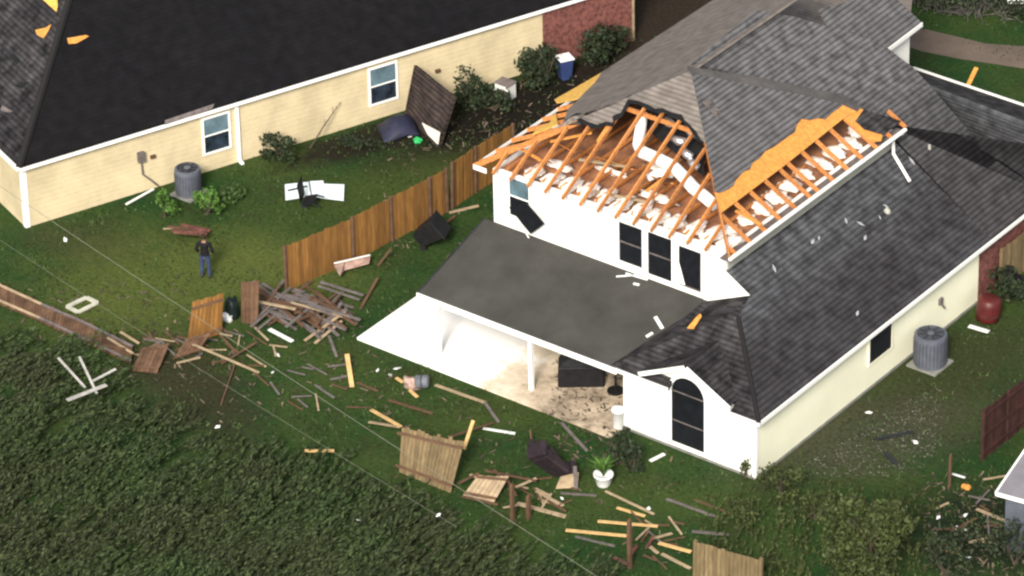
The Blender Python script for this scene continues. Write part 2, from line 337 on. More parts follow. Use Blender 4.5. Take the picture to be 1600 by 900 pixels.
# the gable-end infill beside the upper wall, its lower edge lying on the wing's roof
tri = [V(X1-.3, YU, ZL+ML*(EX-X1)+.15), V(13.59, YU, ZL+ML*(EX-13.59)), V(13.59, YU, 4.2), V(11.7, YU, 3.5), V(11.7, YU, 5.0)]
tri = [p+Vector((0, -.02, 0)) for p in tri]
MB().slab(tri, .12, nrm=(0, -1, 0)).build('wall_infill', M_WHITE, upper)
w = MB()                                                # red brick end of the side wall
b0 = on(1541, 465, P_WALLS).y
w.box(XA-.16, XA+.03, 14.453, 24, 0, 2.5); w.build('brick_wall', M_BRICK, house)
MB().box(XA-.02, XA+.035, YW-.035, YW+.12, 0, 2.44).build('corner_board', M_TRIM, house)
MB().box(XA-.12, XA+.03, YW-.03, YW-.004, 0, 2.44).build('corner_board', M_TRIM, house)
w = MB().box(XB-.1, XA+.05, YW-.04, YW-.003, -.1, .08); w.box(XA+.014, XA+.05, YW, 14.4, -.1, .10); w.build('foundation', M_FOUND, house)

# patio and its roof
ps = MB().box(0, XB, 0, YU, -.2, .1)
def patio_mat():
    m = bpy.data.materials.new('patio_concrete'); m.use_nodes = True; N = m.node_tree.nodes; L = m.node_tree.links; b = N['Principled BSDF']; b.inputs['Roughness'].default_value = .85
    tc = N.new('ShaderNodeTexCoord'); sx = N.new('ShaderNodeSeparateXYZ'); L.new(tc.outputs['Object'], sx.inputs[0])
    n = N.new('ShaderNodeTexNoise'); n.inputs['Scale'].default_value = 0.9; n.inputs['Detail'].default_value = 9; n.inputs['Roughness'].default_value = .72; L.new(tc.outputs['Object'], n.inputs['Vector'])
    mr = N.new('ShaderNodeMapRange'); mr.inputs['From Min'].default_value = -3.4; mr.inputs['From Max'].default_value = 2.6; mr.inputs['To Min'].default_value = -.36; mr.inputs['To Max'].default_value = .36  # stains thicken towards the wing, with under-roof shade put into the same colour
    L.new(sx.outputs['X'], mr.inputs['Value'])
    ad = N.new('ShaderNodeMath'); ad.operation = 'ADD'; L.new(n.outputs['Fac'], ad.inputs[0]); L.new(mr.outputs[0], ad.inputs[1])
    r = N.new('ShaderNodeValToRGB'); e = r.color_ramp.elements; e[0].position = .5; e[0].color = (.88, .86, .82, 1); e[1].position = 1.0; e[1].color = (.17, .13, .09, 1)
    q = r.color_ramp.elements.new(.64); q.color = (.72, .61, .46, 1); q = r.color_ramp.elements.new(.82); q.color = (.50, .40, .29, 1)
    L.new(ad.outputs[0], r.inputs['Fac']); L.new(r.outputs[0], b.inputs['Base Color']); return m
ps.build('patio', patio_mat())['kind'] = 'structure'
PF, PZ0, PZ1 = YW-.35, 2.55, 3.66
ppl = plane3((EL, PF, PZ0), (XB, PF, PZ0), (EL, YU, PZ1))
pr = [Vector((EL+.05, PF, PZ0)), Vector((10.75, PF, PZ0)), Vector((11.9, YU-.003, PZ1)), Vector((EL+.05, YU-.003, PZ1))]
proof = MB().slab(pr, .10, (1, 0, 0)).build('patio_roof', M_FELT, house)
MB().box(EL, XB-.02, PF-.03, PF+.02, PZ0-.23, PZ0-.005).build('fascia', M_TRIM, proof)
MB().slab([pr[0]+V(-.04, 0, .01), pr[0]+V(.02, 0, .01), pr[3]+V(.02, 0, .01), pr[3]+V(-.04, 0, .01)], .14).build('fascia', M_DARKMETAL, proof)
for x in (3.0, 6.98):
    MB().box(x-.07, x+.07, YW-.07, YW+.07, .1, 2.42).build('post', M_TRIM, house)

# lower roofs
# the far main roof, the side roof, the wing with its two hips, the small gable
t = 2.7; hip_r = Vector((EX-t, EYW+t, ZL+ML*t))
NX0, NX1, NY = 12.95, 15.45, YW+.06
wl = [Vector((10.55, EYW, ZL)), Vector((EX, EYW, ZL)), hip_r, Vector((hip_r.x-.35, hip_r.y, hip_r.z))]
SIDE_END = 14.75
s = MB().slab([(EX, EYW, ZL), (EX, SIDE_END, ZL), (X1, SIDE_END, ZL+ML*(EX-X1)), (X1+.002, YU, ZL+ML*(EX-X1)), (13.59, YU, ZL+ML*(EX-13.59)), hip_r], .1, (0, 1, 0))
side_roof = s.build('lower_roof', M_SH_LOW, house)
nzt = ZL+ML*(NY-EYW)
wing = MB().slab([wl[0], V(NX0, EYW, ZL), V(NX0, NY, nzt), V(NX1, NY, nzt), V(NX1, EYW, ZL)]+wl[1:], .1, (1, 0, 0))
LR = [wl[0]+V(0, 0, .005), wl[3], on(1172, 461, plane((0, YU, 0), (0, 1, 0)))+V(0, .02, 0), Vector((11.45, YU, 3.45))]
wing.add([wl[0], wl[3], LR[2], LR[3]], [(0, 1, 2), (0, 2, 3)]); wing.uv.update({len(wing.f)-2: [(0, 0), (3.5, 1.5), (5, 2)], len(wing.f)-1: [(0, 0), (5, 2), (4, 0)]})
wing.add([hip_r, wl[3], LR[2]], [(0, 1, 2)]); wing.uv[len(wing.f)-1] = [(0, 2), (.4, 2), (1, 3)]
wing_roof = wing.build('wing_roof', M_SH_WORN, house)
# ridge caps along the hips
def cap(a, b, m, parent, w=.16):
    MB().tube([V(a)+V(0, 0, .0), V(b)+V(0, 0, .0)], w*.5, 6).build('ridge_cap', m, parent)
cap((EX, EYW, ZL), hip_r, M_SH_WORN, wing_roof)
MB().bar((EX+.02, EYW-.02, ZL-.12), (EX+.02, 24, ZL-.12), .06, .13).build('gutter', M_TRIM, side_roof)
for xa_, xb_ in ((10.8, NX0), (NX1, EX+.05)): MB().bar((xa_, EYW-.02, ZL-.12), (xb_, EYW-.02, ZL-.12), .05, .13).build('gutter', M_TRIM, wing_roof)
# torn flap of shingles with bare deck, on the wing's valley
MB().slab([on(px, py, P_WING)+V(0, -.1, .06) for px, py in ((1076, 513), (1086, 514), (1099, 494), (1096, 489))], .03).build('bare_decking', M_OSB, wing_roof)
MB().slab([on(px, py, P_WING)+V(0, -.1, .12) for px, py in ((1060, 512), (1076, 509), (1110, 480), (1100, 474))], .03, (1, 0, 0)).build('lifted_shingle', M_SH_WORN, wing_roof)
# small gable over the arched window
gx, gz = 14.28, 3.62
gp = plane((0, EYW-.05, 0), (0, 1, 0))
gL, gP, gR = on(1000, 581, gp), on(1071, 571, gp), on(1139, 634, gp)
gm = MB()
back = (gP.z-ZL)/ML + EYW
bk = Vector((gP.x, back, gP.z)); bl = Vector((gL.x, (gL.z-ZL)/ML+EYW, gL.z)); brr = Vector((gR.x, (gR.z-ZL)/ML+EYW, gR.z))
gm.slab([gL, gP, bk, bl], .08, (0, 1, 0)); gm.slab([gP, gR, brr, bk], .08, (0, 1, 0))
gab = gm.build('gable_roof', M_SH_WORN, house)
MB().bar(gL+V(0, -.02, -.16), gP+V(0, -.02, -.16), .05, .15).build('fascia', M_TRIM, gab)
MB().bar(gP+V(0, -.02, -.16), gR+V(0, -.02, -.16), .05, .15).build('fascia', M_TRIM, gab)
gw = MB(); y = YW-.02
gw.add([(gL.x+.55, y, 2.3), (gR.x-.55, y, 2.3), (gR.x-.55, y, gR.z+.15), (gP.x, y, gP.z-.14), (gL.x+.55, y, gL.z+.2),
        (gL.x+.55, y+.1, 2.3), (gR.x-.55, y+.1, 2.3), (gR.x-.55, y+.1, gR.z+.15), (gP.x, y+.1, gP.z-.14), (gL.x+.55, y+.1, gL.z+.2)],
       [(0, 1, 2, 3, 4), (9, 8, 7, 6, 5), (0, 5, 6, 1), (1, 6, 7, 2), (2, 7, 8, 3), (3, 8, 9, 4), (4, 9, 5, 0)])
gw.build('gable_wall', M_WHITE, house)

# arched window
def arch_pts(x0, x1, z0, z1, n=14):
    r = (x1-x0)/2; c = (x0+x1)/2; k = min(1.0, 1.0)
    return [(x0, z0), (x1, z0)] + [(c+r*math.cos(math.pi*i/n), z1-r+r*math.sin(math.pi*i/n)*1.0) for i in range(n+1)]
ax0, ax1 = on(1052, 690, P_WALLR).x, on(1103, 690, P_WALLR).x
az0, az1 = on(1077, 696, P_WALLR).z, on(1077, 590, P_WALLR).z
def extr(mb, pts, y0, y1):
    k = len(pts); mb.add([(x, y0, z) for x, z in pts]+[(x, y1, z) for x, z in pts], [tuple(range(k)), tuple(reversed(range(k, 2*k)))]+[(i, (i+1) % k, k+(i+1) % k, k+i) for i in range(k)]); return mb
aw = extr(MB(), arch_pts(ax0-.02, ax1+.02, az0-.02, az1+.02), YW-.075, YW-.024).build('window', M_SCREEN, house)
fr = MB(); o_ = arch_pts(ax0-.13, ax1+.13, az0-.14, az1+.13); i_ = arch_pts(ax0, ax1, az0, az1); k = len(o_)
for a in range(k):
    b = (a+1) % k; q = [o_[a], o_[b], i_[b], i_[a]]
    fr.hexa([(x, YW-.11, z) for x, z in q], [(x, YW-.02, z) for x, z in q])
fr.build('frame', M_TRIM, aw)
for zz in (az0+.32*(az1-az0), az1-.5*(ax1-ax0)): MB().box(ax0, ax1, YW-.09, YW-.07, zz-.02, zz+.02).build('crossbar', M_GREYW, aw)

# upper windows
def win_u(px0, px1, pyt, pyb, pane_m, split=None, pm2=None, fw=.07):
    xa, xb = on(px0, 400, P_WALLU).x, on(px1, 400, P_WALLU).x; cx = (px0+px1)/2
    za, zb = on(cx, pyb, P_WALLU).z, on(cx, pyt, P_WALLU).z
    wdw = MB().box(xa, xb, YU-.03, YU-.004, za, zb).build('window', M_GLASSD, house)
    f = MB(); y0, y1 = YU-.075, YU-.004
    f.box(xa-fw, xa, y0, y1, za-fw, zb+fw); f.box(xb, xb+fw, y0, y1, za-fw, zb+fw); f.box(xa, xb, y0, y1, zb, zb+fw); f.box(xa, xb, y0, y1, za-fw, za)
    f.build('frame', M_TRIM, wdw); zm = za+(zb-za)*(split or .5)
    MB().box(xa+.01, xb-.01, YU-.048, YU-.032, zm+.03, zb-.01).build('pane', pane_m, wdw)
    MB().box(xa+.01, xb-.01, YU-.044, YU-.031, za+.01, zm-.01).build('pane', pm2 or pane_m, wdw)
    MB().box(xa, xb, YU-.062, YU-.03, zm-.02, zm+.035).build('meeting_rail', M_TRIM if pm2 else M_GREYW, wdw)
    return wdw, xa, xb, za, zb
win_u(969, 1005, 351, 412, M_SCREEN); win_u(1014, 1051, 367, 433, M_SCREEN)
wd, xa, xb, za, zb = win_u(1062, 1097, 388, 450, M_SCREEN, .02)
MB().slab([(xa, YU-.06, za), (xa+.28, YU-.06, za), (xa, YU-.06, za+.9)], .012, nrm=(0, -1, 0)).build('torn_screen', M_TRIM, wd)
wd, xa, xb, za, zb = win_u(800, 830, 282, 340, M_GLASS, .52, M_SCREEN)
# hanging insect screen, swung out from its lower rail
sp = [on(px, py, plane((0, YU-.22, 0), (0, -1, 0))) for px, py in ((795, 324), (823, 318), (850, 350), (829, 366))]
MB().slab(sp, .03, nrm=(0, -1, 0)).build('loose_screen', M_SCREEN, wd)
MB().bar(on(810, 345, plane((0, YU-.2, 0), (0, -1, 0))), on(826, 372, plane((0, YU-.2, 0), (0, -1, 0))), .03, .03).build('bent_frame', M_TRIM, wd)

# side wall window and hose bib
s0, s1 = on(1357, 545, P_WALLS), on(1391, 525, P_WALLS)
sz1 = on(1374, 519, P_WALLS).z; sz0 = on(1374, 555, P_WALLS).z
sw = MB().box(XA+.016, XA+.05, s0.y, s1.y, sz0, sz1).build('window', M_SCREEN, house)
f = MB(); f.box(XA+.014, XA+.07, s0.y-.07, s0.y-.002, sz0-.06, sz1+.05); f.box(XA+.014, XA+.07, s1.y+.002, s1.y+.07, sz0-.06, sz1+.05); f.box(XA+.014, XA+.07, s0.y, s1.y, sz0-.06, sz0-.002); f.build('frame', M_CREAMWALL, sw)
hb = on(1468, 470, P_WALLS)
MB().box(XA+.014, XA+.1, hb.y-.1, hb.y+.1, hb.z-.12, hb.z+.12).tube([hb+V(.1, 0, -.1), hb+V(.16, .1, -.3)], .04).build('meter_box', M_GREYW, house)

# upper roof: what is left of the covering
rem = MB()
jag = [(880, 189), (890, 186), (901, 183), (916, 191), (933, 197), (946, 192), (958, 194), (957, 183), (970, 178), (981, 157), (998, 160), (1013, 166), (1024, 172), (1035, 171), (1050, 178), (1065, 181), (1070, 190), (1078, 197), (1088, 208), (1095, 220), (1103, 232)]
def hipR(tt): return Vector((ER-tt, EY+tt, ZE+MS*tt))
def hipL(tt): return Vector((EL+tt, EY+tt, ZE+MS*tt))
def tat(px, h):                                     # parameter along a hip at image column px
    lo, hi = 0, HALF
    for _ in range(40):
        mid = (lo+hi)/2; p = h(mid)-CAM; c = 800+FPX*p.dot(RT)/p.dot(_f)
        if (c < px) == (h is hipL): lo = mid
        else: hi = mid
    return lo
LIFT = V(0, 0, .06)
rear_rem = [hipL(tat(878, hipL))] + [on(px, py, P_REAR) for px, py in jag[1:-1]] + [hipR(tat(1103, hipR)), APEX]
rem.slab([p+LIFT for p in rear_rem], .05, (1, 0, 0))
o_rem = rem.build('upper_roof', M_SH_BROWN, house); o_rem['label'] = 'torn brown shingle covering left near the ridge'
# left face
lf = [on(940, 115, P_LEFT), on(930, 131, P_LEFT), on(912, 148, P_LEFT), on(901, 160, P_LEFT), on(888, 172, P_LEFT), hipL(tat(878, hipL)), APEX, Vector((XM, 17.2, APEX.z)), Vector((EL, 21, ZE))]
MB().slab([p+LIFT for p in lf], .08, (0, 1, 0)).build('roof_slope', M_SH_BROWN, o_rem)
# right face
rj = [(1117, 301), (1125, 303), (1138, 298), (1146, 292), (1150, 283), (1162, 270), (1172, 266), (1176, 256), (1186, 250), (1196, 238), (1210, 231), (1222, 222), (1242, 208), (1245, 197), (1253, 187), (1266, 189), (1279, 186), (1290, 188), (1298, 180), (1317, 166)]
rr = [hipR(tat(1103, hipR)), hipR(tat(1116, hipR))] + [on(px, py, P_RIGHT) for px, py in rj] + [on(1317, 160, P_RIGHT), on(1250, 145, P_RIGHT), on(1180, 130, P_RIGHT), on(1130, 120, P_RIGHT), APEX]
MB().slab([p+LIFT for p in rr], .05, (0, 1, 0)).build('roof_slope', M_SH_GREY, o_rem)
# bare orange decking under the torn edge of the right face
dk = [(1116, 298), (1150, 280), (1250, 178), (1318, 158), (1338, 168), (1349, 172), (1321, 183), (1222, 262), (1127, 333)]
MB().slab([on(px, py, P_RIGHT)+V(0, 0, .012) for px, py in dk], .02).build('bare_decking', M_OSB, o_rem)
dk = [(1319, 185), (1349, 172), (1336, 190), (1352, 203), (1380, 207), (1377, 221), (1361, 222)]
MB().slab([on(px, py, P_RIGHT)+V(0, 0, .014) for px, py in dk], .02).build('bare_decking', M_OSB, o_rem)
dk = [(1350, 172), (1408, 190), (1381, 212), (1350, 203), (1337, 190)]
MB().slab([on(px, py, P_RIGHT)+V(0, 0, .03) for px, py in dk], .03, (0, 1, 0)).build('roof_slope', M_SH_WORN, o_rem)
dk = [(941, 113), (866, 156), (870, 161), (901, 155), (915, 146), (931, 131), (941, 118)]
MB().slab([on(px, py, P_LEFT)+V(0, 0, .012) for px, py in dk], .03).build('bare_decking', M_OSBY, o_rem)
dk = [(868, 178), (872, 196), (850, 205), (832, 212), (838, 203), (858, 194)]
MB().slab([on(px, py, P_LEFT)+V(0, 0, .05) for px, py in dk], .03).build('bare_decking', M_OSBY, o_rem)
# rafters
def raf(a, b, h=.15, name='rafter', m=M_PINE, w=.06): MB().bar(a, b, w, h).build(name, m, house)
x = EL+.1; i = 0
while x < ER-.05:
    run = min(x-EL, ER-x)-.03
    if run > .25:
        j = rnd.uniform(-.02, .02)
        raf((x, EY-.02, ZE-.17), (x+j, EY+run, ZE-.17+MS*run))
    x += .74
y = EY+.35
while y < EY+HALF-.3:
    run = min(y-EY, 5.4)-.03
    raf((EL+.02, y, ZE-.17), (EL+run, y, ZE-.17+MS*run)); raf((ER-.04, y, ZE-.17), (ER-run, y, ZE-.17+MS*run)); y += .9
y = EY+HALF
while y < YF+.2:
    run = min(4.2, max(.8, 2*HALF-(y-EY)))
    raf((ER-.04, y, ZE-.17), (ER-run, y, ZE-.17+MS*run)); y += .9
raf(hipL(0)-V(0, 0, .2), hipL(HALF)-V(0, 0, .2), .19, 'hip_rafter'); raf(hipR(0)-V(0, 0, .2), hipR(HALF)-V(0, 0, .2), .19, 'hip_rafter')
# some collar ties, purlins and struts seen between the rafters
for (yy, xa_, xb_) in ((7.5, 6.0, 9.6),): MB().bar((xa_, yy, ZE-.32+MS*(yy-EY)), (xb_, yy, ZE-.32+MS*(yy-EY)), .09, .14).build('purlin', M_PINE, house)
for k_ in range(9):
    xx = 4.4+k_*.83; MB().bar((xx, 5.7, ZE-.35+MS*1.85), (xx+rnd.uniform(-.3, .3), 6.6+rnd.uniform(0, .5), 5.85), .09, .04).build('strut', M_PINE, house)
for k_ in range(12):
    xx = 3.4+k_*.75; MB().bar((xx, YU+.1, 5.84), (xx, YF-4, 5.84), .05, .12).build('ceiling_joist', M_PINE, house)
for (a_, b_, dz_) in (((905, 250), (985, 262), .5), ((860, 222), (925, 208), .3), ((930, 300), (1010, 316), .55), ((1010, 300), (1060, 262), .3), ((812, 232), (846, 252), .3), ((958, 186), (934, 222), .1), ((1150, 330), (1190, 352), .2)):
    A_, B_q = [on(px, py, (P_REAR[0]-V(0, 0, dz_+.15), P_REAR[1])) for px, py in (a_, b_)]; MB().bar(A_, B_q, .12, .04).build('loose_board', M_PALE if dz_ > .45 else M_OSB, house)
# eaves: soffit, fascia, the white gutter on the right
MB().box(EL+.55, X1, YU-.06, YU-.003, ZE-.3, ZE-.18).build('top_plate', M_TRIM, house)
MB().box(EL-.02, EL+.55, EY-.05, EY-.02, ZE-.2, ZE-.02).build('fascia', M_TRIM, house)
MB().box(EL-.03, EL+.0, EY-.02, 20, ZE-.16, ZE-.05).build('fascia', M_TRIM, house)
MB().box(X1+.003, ER-.025, EY+.06, YF+.2, ZE-.30, ZE-.262).build('soffit', M_GREYW, house)
gt = MB().box(ER-.0, ER+.12, EY-.08, YF+.05, ZE-.15, ZE-.045); gt.build('gutter', M_TRIM, house, bevel=.02)
MB().box(ER-.02, ER-.003, EY-.02, YF+.05, ZE-.22, ZE-.06).build('fascia', M_UPGREY, house)
MB().tube([(ER+.02, YF-.1, ZE-.2), (X1+.1, YF-.1, ZE-.6), (X1+.25, YF-.3, 5.05), (X1+1.2, YF-.7, 4.45)], .06, 8).build('downspout', M_TRIM, house)
# attic floor, batts between the rafters, ducts
MB().box(X0+.152, X1-.152, YU+.152, YF-.152, 5.62, 5.72).build('attic_floor', M_ATTIC, house)
k_ = 0; x = EL+.37
while x < ER-.4:
    if 3.6 < x < 12.4:
        yy = YU+.6+rnd.uniform(-.08, .1); MB().blob((x, yy, 5.83), (rnd.uniform(.27, .33), rnd.uniform(.4, .62), rnd.uniform(.13, .18)), k_, .42, 1.9, n=(22, 14)).build('insulation_batt', M_BATT, house, True)
    x += .74; k_ += 1
y = EY+1.7
while y < YF-.5:
    MB().blob((X1-.7+rnd.uniform(-.1, .1), y, 5.83), (rnd.uniform(.32, .52), rnd.uniform(.26, .34), rnd.uniform(.13, .17)), k_, .42, 1.9, n=(22, 14)).build('insulation_batt', M_BATT, house, True)
    y += .9; k_ += 1
for k_, (xx, yy, a, b) in enumerate(((6.3, 6.4, .7, .12), (8.6, 5.9, .7, .2), (4.7, 5.7, .5, .25), (7.6, 7.6, .6, .2))):
    MB().blob((xx, yy, 5.83), (a, b, .10), 30+k_, .7, 2.4).build('insulation_batt', M_BATT, house, True)
dpl = (P_REAR[0]-V(0, 0, .55), P_REAR[1])
def dpt(px, py, dz=.5): return on(px, py, (P_REAR[0]-V(0, 0, dz), P_REAR[1]))
MB().tube([dpt(1004, 178), dpt(1001, 200), dpt(997, 226), dpt(1003, 238), dpt(1028, 248), dpt(1052, 260), dpt(1068, 276), dpt(1085, 295), dpt(1102, 308), dpt(1118, 322)], [.2, .2, .2, .23, .22, .22, .22, .23, .22, .2], 12).build('air_duct', M_DUCT, house, True)
MB().tube([dpt(1012, 278, .8), dpt(1030, 270, .8), dpt(1052, 272, .8)], [.14, .16, .14], 10).build('air_duct', M_DUCT, house, True)
for a, b in (((1040, 185), (1052, 196)), ((1052, 216), (1072, 222)), ((1066, 234), (1082, 246)), ((1078, 250), (1092, 262)), ((1072, 198), (1090, 212))):
    MB().tube([dpt(*a, .6), dpt((a[0]+b[0])/2, (a[1]+b[1])/2+2, .55), dpt(*b, .6)], [.14, .17, .14], 10).build('foil_duct', M_SILVER, house, True)
MB().slab([dpt(px, py, .9) for px, py in ((985, 168), (1012, 166), (1062, 182), (1100, 235), (1100, 275), (1050, 235), (1010, 200))], .05).build('attic_opening_dark', M_BLACKP, house)  # black sheet put in for the darkness of the open attic

# far roofs of the same house: the big front slope, the upper front gable, the garage
P2 = plane3((EX, 10, ZL+.02), (EX, 20, ZL+.02), (8.2, 12, 8.3))
up2 = [(1083, 97), (1181, 15), (1240, 26), (1298, 42), (1340, 52), (1387, 75), (1430, 108), (1480, 165), (1540, 235), (1640, 305)]
y_cut = SIDE_END-.05
far = [on(px, py, P2) for px, py in up2]
z_at = lambda x_: ZL+.02+(8.3-ZL-.02)/(EX-8.2)*(EX-x_)
MB().hexa([(EX, y_cut, ZL-.1), (12, y_cut, z_at(12.0)-1.2), (12, y_cut+.1, z_at(12.0)-1.2), (EX, y_cut+.1, ZL-.1)], [(EX, y_cut, ZL-.02), (12, y_cut, z_at(12.0)-.1), (12, y_cut+.1, z_at(12.0)-.1), (EX, y_cut+.1, ZL-.02)]).build('step_flashing', M_DARKMETAL, house)
far += [Vector((EX, max(far[-1].y, 22), ZL+.02)), Vector((EX, y_cut, ZL+.02)), Vector((12.0, y_cut, z_at(12.0))), on(1340, 172, P2), on(1317, 163, P2)]
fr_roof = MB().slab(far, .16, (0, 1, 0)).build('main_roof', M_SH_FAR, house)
bd = [(1074, 106), (1130, 116), (1180, 122), (1250, 138), (1317, 150), (1345, 170), (1340, 176), (1317, 165), (1250, 150), (1180, 137), (1130, 126), (1080, 118)]
MB().slab([on(px, py, P_RIGHT)+V(0, 0, .075) for px, py in bd], .05, (0, 1, 0)).build('flashing_strip', mat('grey_flashing', (.075, .070, .068), .9, .3, 1.5), fr_roof)
g1 = [at(1440, 35, 6.4), at(1386, 76, 6.4), at(1300, 47, 7.5), at(1283, 14, 7.9), at(1347, -3, 7.5), at(1420, -8, 6.4)]
gpl = plane3(g1[0], g1[1], g1[2]); g1 = [on(px, py, gpl) for px, py in ((1440, 35), (1386, 76), (1300, 47), (1281, 14), (1347, -3), (1400, -3))]
fg = MB().slab(g1, .12, tuple(g1[0]-g1[1])).build('front_roof', M_SH_GREY, house)
MB().bar(g1[0]+V(.03, 0, -.15), g1[1]+V(.03, 0, -.15), .05, .16).build('gutter', M_TRIM, fg)
d01 = (g1[0]-g1[1]).normalized(); nrm_ = Vector((d01.y, -d01.x, 0))
c1 = g1[1]-nrm_*.3+d01*.1; c2 = g1[0]-nrm_*.3-d01*.3
MB().hexa([c1-V(0, 0, 3), c2-V(0, 0, 3), c2-nrm_*2-V(0, 0, 3), c1-nrm_*2-V(0, 0, 3)], [c1-V(0, 0, .1), c2-V(0, 0, .1), c2-nrm_*2-V(0, 0, .1), c1-nrm_*2-V(0, 0, .1)]).build('upper_wall', M_WHITE, house)
ga, gb = at(1455, 134, 4.4), at(1640, 204, 4.4); ge = at(1480, 165, 3.7)
gpl = plane3(ga, gb, ge)
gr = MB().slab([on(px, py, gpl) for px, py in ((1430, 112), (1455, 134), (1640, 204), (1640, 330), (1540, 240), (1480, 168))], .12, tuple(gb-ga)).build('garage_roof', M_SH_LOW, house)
MB().slab([at(1429, 109, 3.4), at(1640, 180, 3.4), gb+V(0, 0, -.02), ga+V(0, 0, -.02)], .12, tuple(gb-ga)).build('roof_slope', M_SH_WORN, gr)
MB().slab([at(px, py, 4.6) for px, py in ((1150, -40), (1430, -40), (1420, 45), (1330, 70), (1270, 60), (1165, 45))], .1, (1, 0, 0)).build('porch_roof', M_SH_BROWN, house)
MB().bar(at(1427, 107, 3.3), at(1640, 179, 3.3), .06, .07).build('gutter', M_TRIM, gr)
# vents and pipes on the roofs
for (px, py, pl_, h_, nm) in ((1452, 238, P_SIDE, .3, 'vent_pipe'), (1591, 270, gpl, .25, 'vent_pipe'), (1386, 330, P_SIDE, .16, 'vent_pipe')):
    p = on(px, py, pl_); MB().lathe(p, [(.13, -.05), (.12, .05), (.06, .1), (.05, h_)], 10).build(nm, M_UPGREY, house)
def felt(pxs, pl, up=.045):
    MB().slab([on(a, b, pl)+V(0, 0, up) for a, b in pxs], .012).build('torn_felt', M_BLACKP, o_rem)
felt([(882, 190), (893, 192), (900, 188), (908, 196), (917, 197), (924, 203), (934, 202), (945, 197), (958, 200), (961, 190), (972, 184), (984, 163), (1000, 166), (1013, 174), (1030, 180), (1036, 177), (1050, 186), (1064, 190), (1075, 200), (1090, 222), (1098, 228), (1092, 190), (1040, 160), (985, 150), (930, 180), (900, 178)], P_REAR)
for (px, py) in ((1106, 165), (1118, 178)):
    p = on(px, py, P_RIGHT); MB().box(p.x-.14, p.x+.14, p.y-.12, p.y+.12, p.z-.05, p.z+.16).build('roof_vent', M_GREYW, house)
# ================================================================== neighbouring house
NZ = 2.62
e0, e1 = at(30, 262, NZ), at(900, -2, NZ); nd = (e1-e0).normalized(); npd = Vector((-nd.y, nd.x, 0)); nout = -npd
w0 = e0 + nd*.14 - nout*.14                        # wall corner, plan
def nw(s_, o=0.0, z=0.0): q = w0+nd*s_+nout*o; return Vector((q.x, q.y, z))
P_NW = plane(nw(0), nout)
def nsz(px, py, o=0.0): p = on(px, py, plane(nw(0, o), nout)); return (p-nw(0)).dot(nd), p.z
nb = empty('neighbouring_house', nw(0), 'cream lap sided house with a black shingled hip roof beside the grassy back yard', 'house')
sb = nsz(848, 60)[0]; sEnd = nsz(986, 0)[0]
def nbox(mb, s0, s1, o0, o1, z0, z1):
    return mb.hexa([nw(s0, o0, z0), nw(s1, o0, z0), nw(s1, o1, z0), nw(s0, o1, z0)], [nw(s0, o0, z1), nw(s1, o0, z1), nw(s1, o1, z1), nw(s0, o1, z1)])
m_ = nbox(MB(), 0, sb, -.18, 0, 0, NZ-.03); nbox(m_, 0, .18, -14, -.183, 0, NZ-.03); m_.build('wall', M_SIDING, nb)
nbox(MB(), sb+.003, sEnd, -.2, .05, 0, NZ-.03).build('brick_wall', M_BRICK, nb)
nbox(MB(), -.02, .16, -.02, .03, 0, NZ-.06).build('corner_board', M_TRIM, nb); nbox(MB(), -.03, -.003, -.16, .03, 0, NZ-.06).build('corner_board', M_TRIM, nb)
nbox(MB(), sEnd+.003, sEnd+.1, -.04, .08, 0, NZ+.3).build('corner_post', M_PALE, nb)
MN = .76; LEN = (e1-e0).length+4; HN = 7.5
ez = e0+V(0, 0, .02); r0 = ez+(nd+npd)*HN+V(0, 0, MN*HN)
rf1 = [ez, ez+nd*LEN, ez+nd*LEN+npd*HN+V(0, 0, MN*HN), r0]
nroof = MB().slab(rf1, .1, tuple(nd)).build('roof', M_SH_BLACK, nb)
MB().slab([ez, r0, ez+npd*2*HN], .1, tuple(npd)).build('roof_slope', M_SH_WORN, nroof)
MB().tube([ez+V(0, 0, .02), r0+V(0, 0, .02)], .13, 6).build('ridge_cap', M_SH_WORN, nroof)
MB().bar(e0+nout*.06+V(0, 0, -.13), e1+nd*2+nout*.06+V(0, 0, -.11), .09, .1).build('gutter', M_TRIM, nroof)
MB().bar(e0-nd*.05+V(0, 0, -.13), e0-nd*.05+npd*8+V(0, 0, -.13), .1, .13).build('gutter', M_TRIM, nroof)
PN1 = plane3(rf1[0], rf1[1], rf1[3]); PN2 = plane3(ez, r0, ez+npd*2*HN)
def decal(pxs, pl, m, name, up=.012): MB().slab([on(a, b, pl)+V(0, 0, up) for a, b in pxs], .02).build(name, m, nroof)
decal([(105, 60), (107, 69), (120, 68), (139, 57), (134, 55), (112, 59)], PN1, M_OSB, 'bare_decking')
decal([(55, 47), (58, 55), (68, 60), (75, 49), (80, 38), (71, 44)], PN2, M_OSB, 'bare_decking')
decal([(65, -2), (88, 19), (90, 10), (89, -4)], PN2, M_OSBY, 'bare_decking')
decal([(22, 134), (34, 139), (46, 128), (34, 129)], PN2, M_BLACKP, 'torn_felt'); decal([(3, 165), (20, 174), (12, 176), (0, 172)], PN2, M_GREYW, 'torn_felt')
decal([(13, 88), (25, 100), (33, 96), (22, 84)], PN2, M_BLACKP, 'torn_felt')
decal([(258, 189), (335, 163), (332, 171), (258, 196)], PN1, M_GREYW, 'bent_flashing', .03)
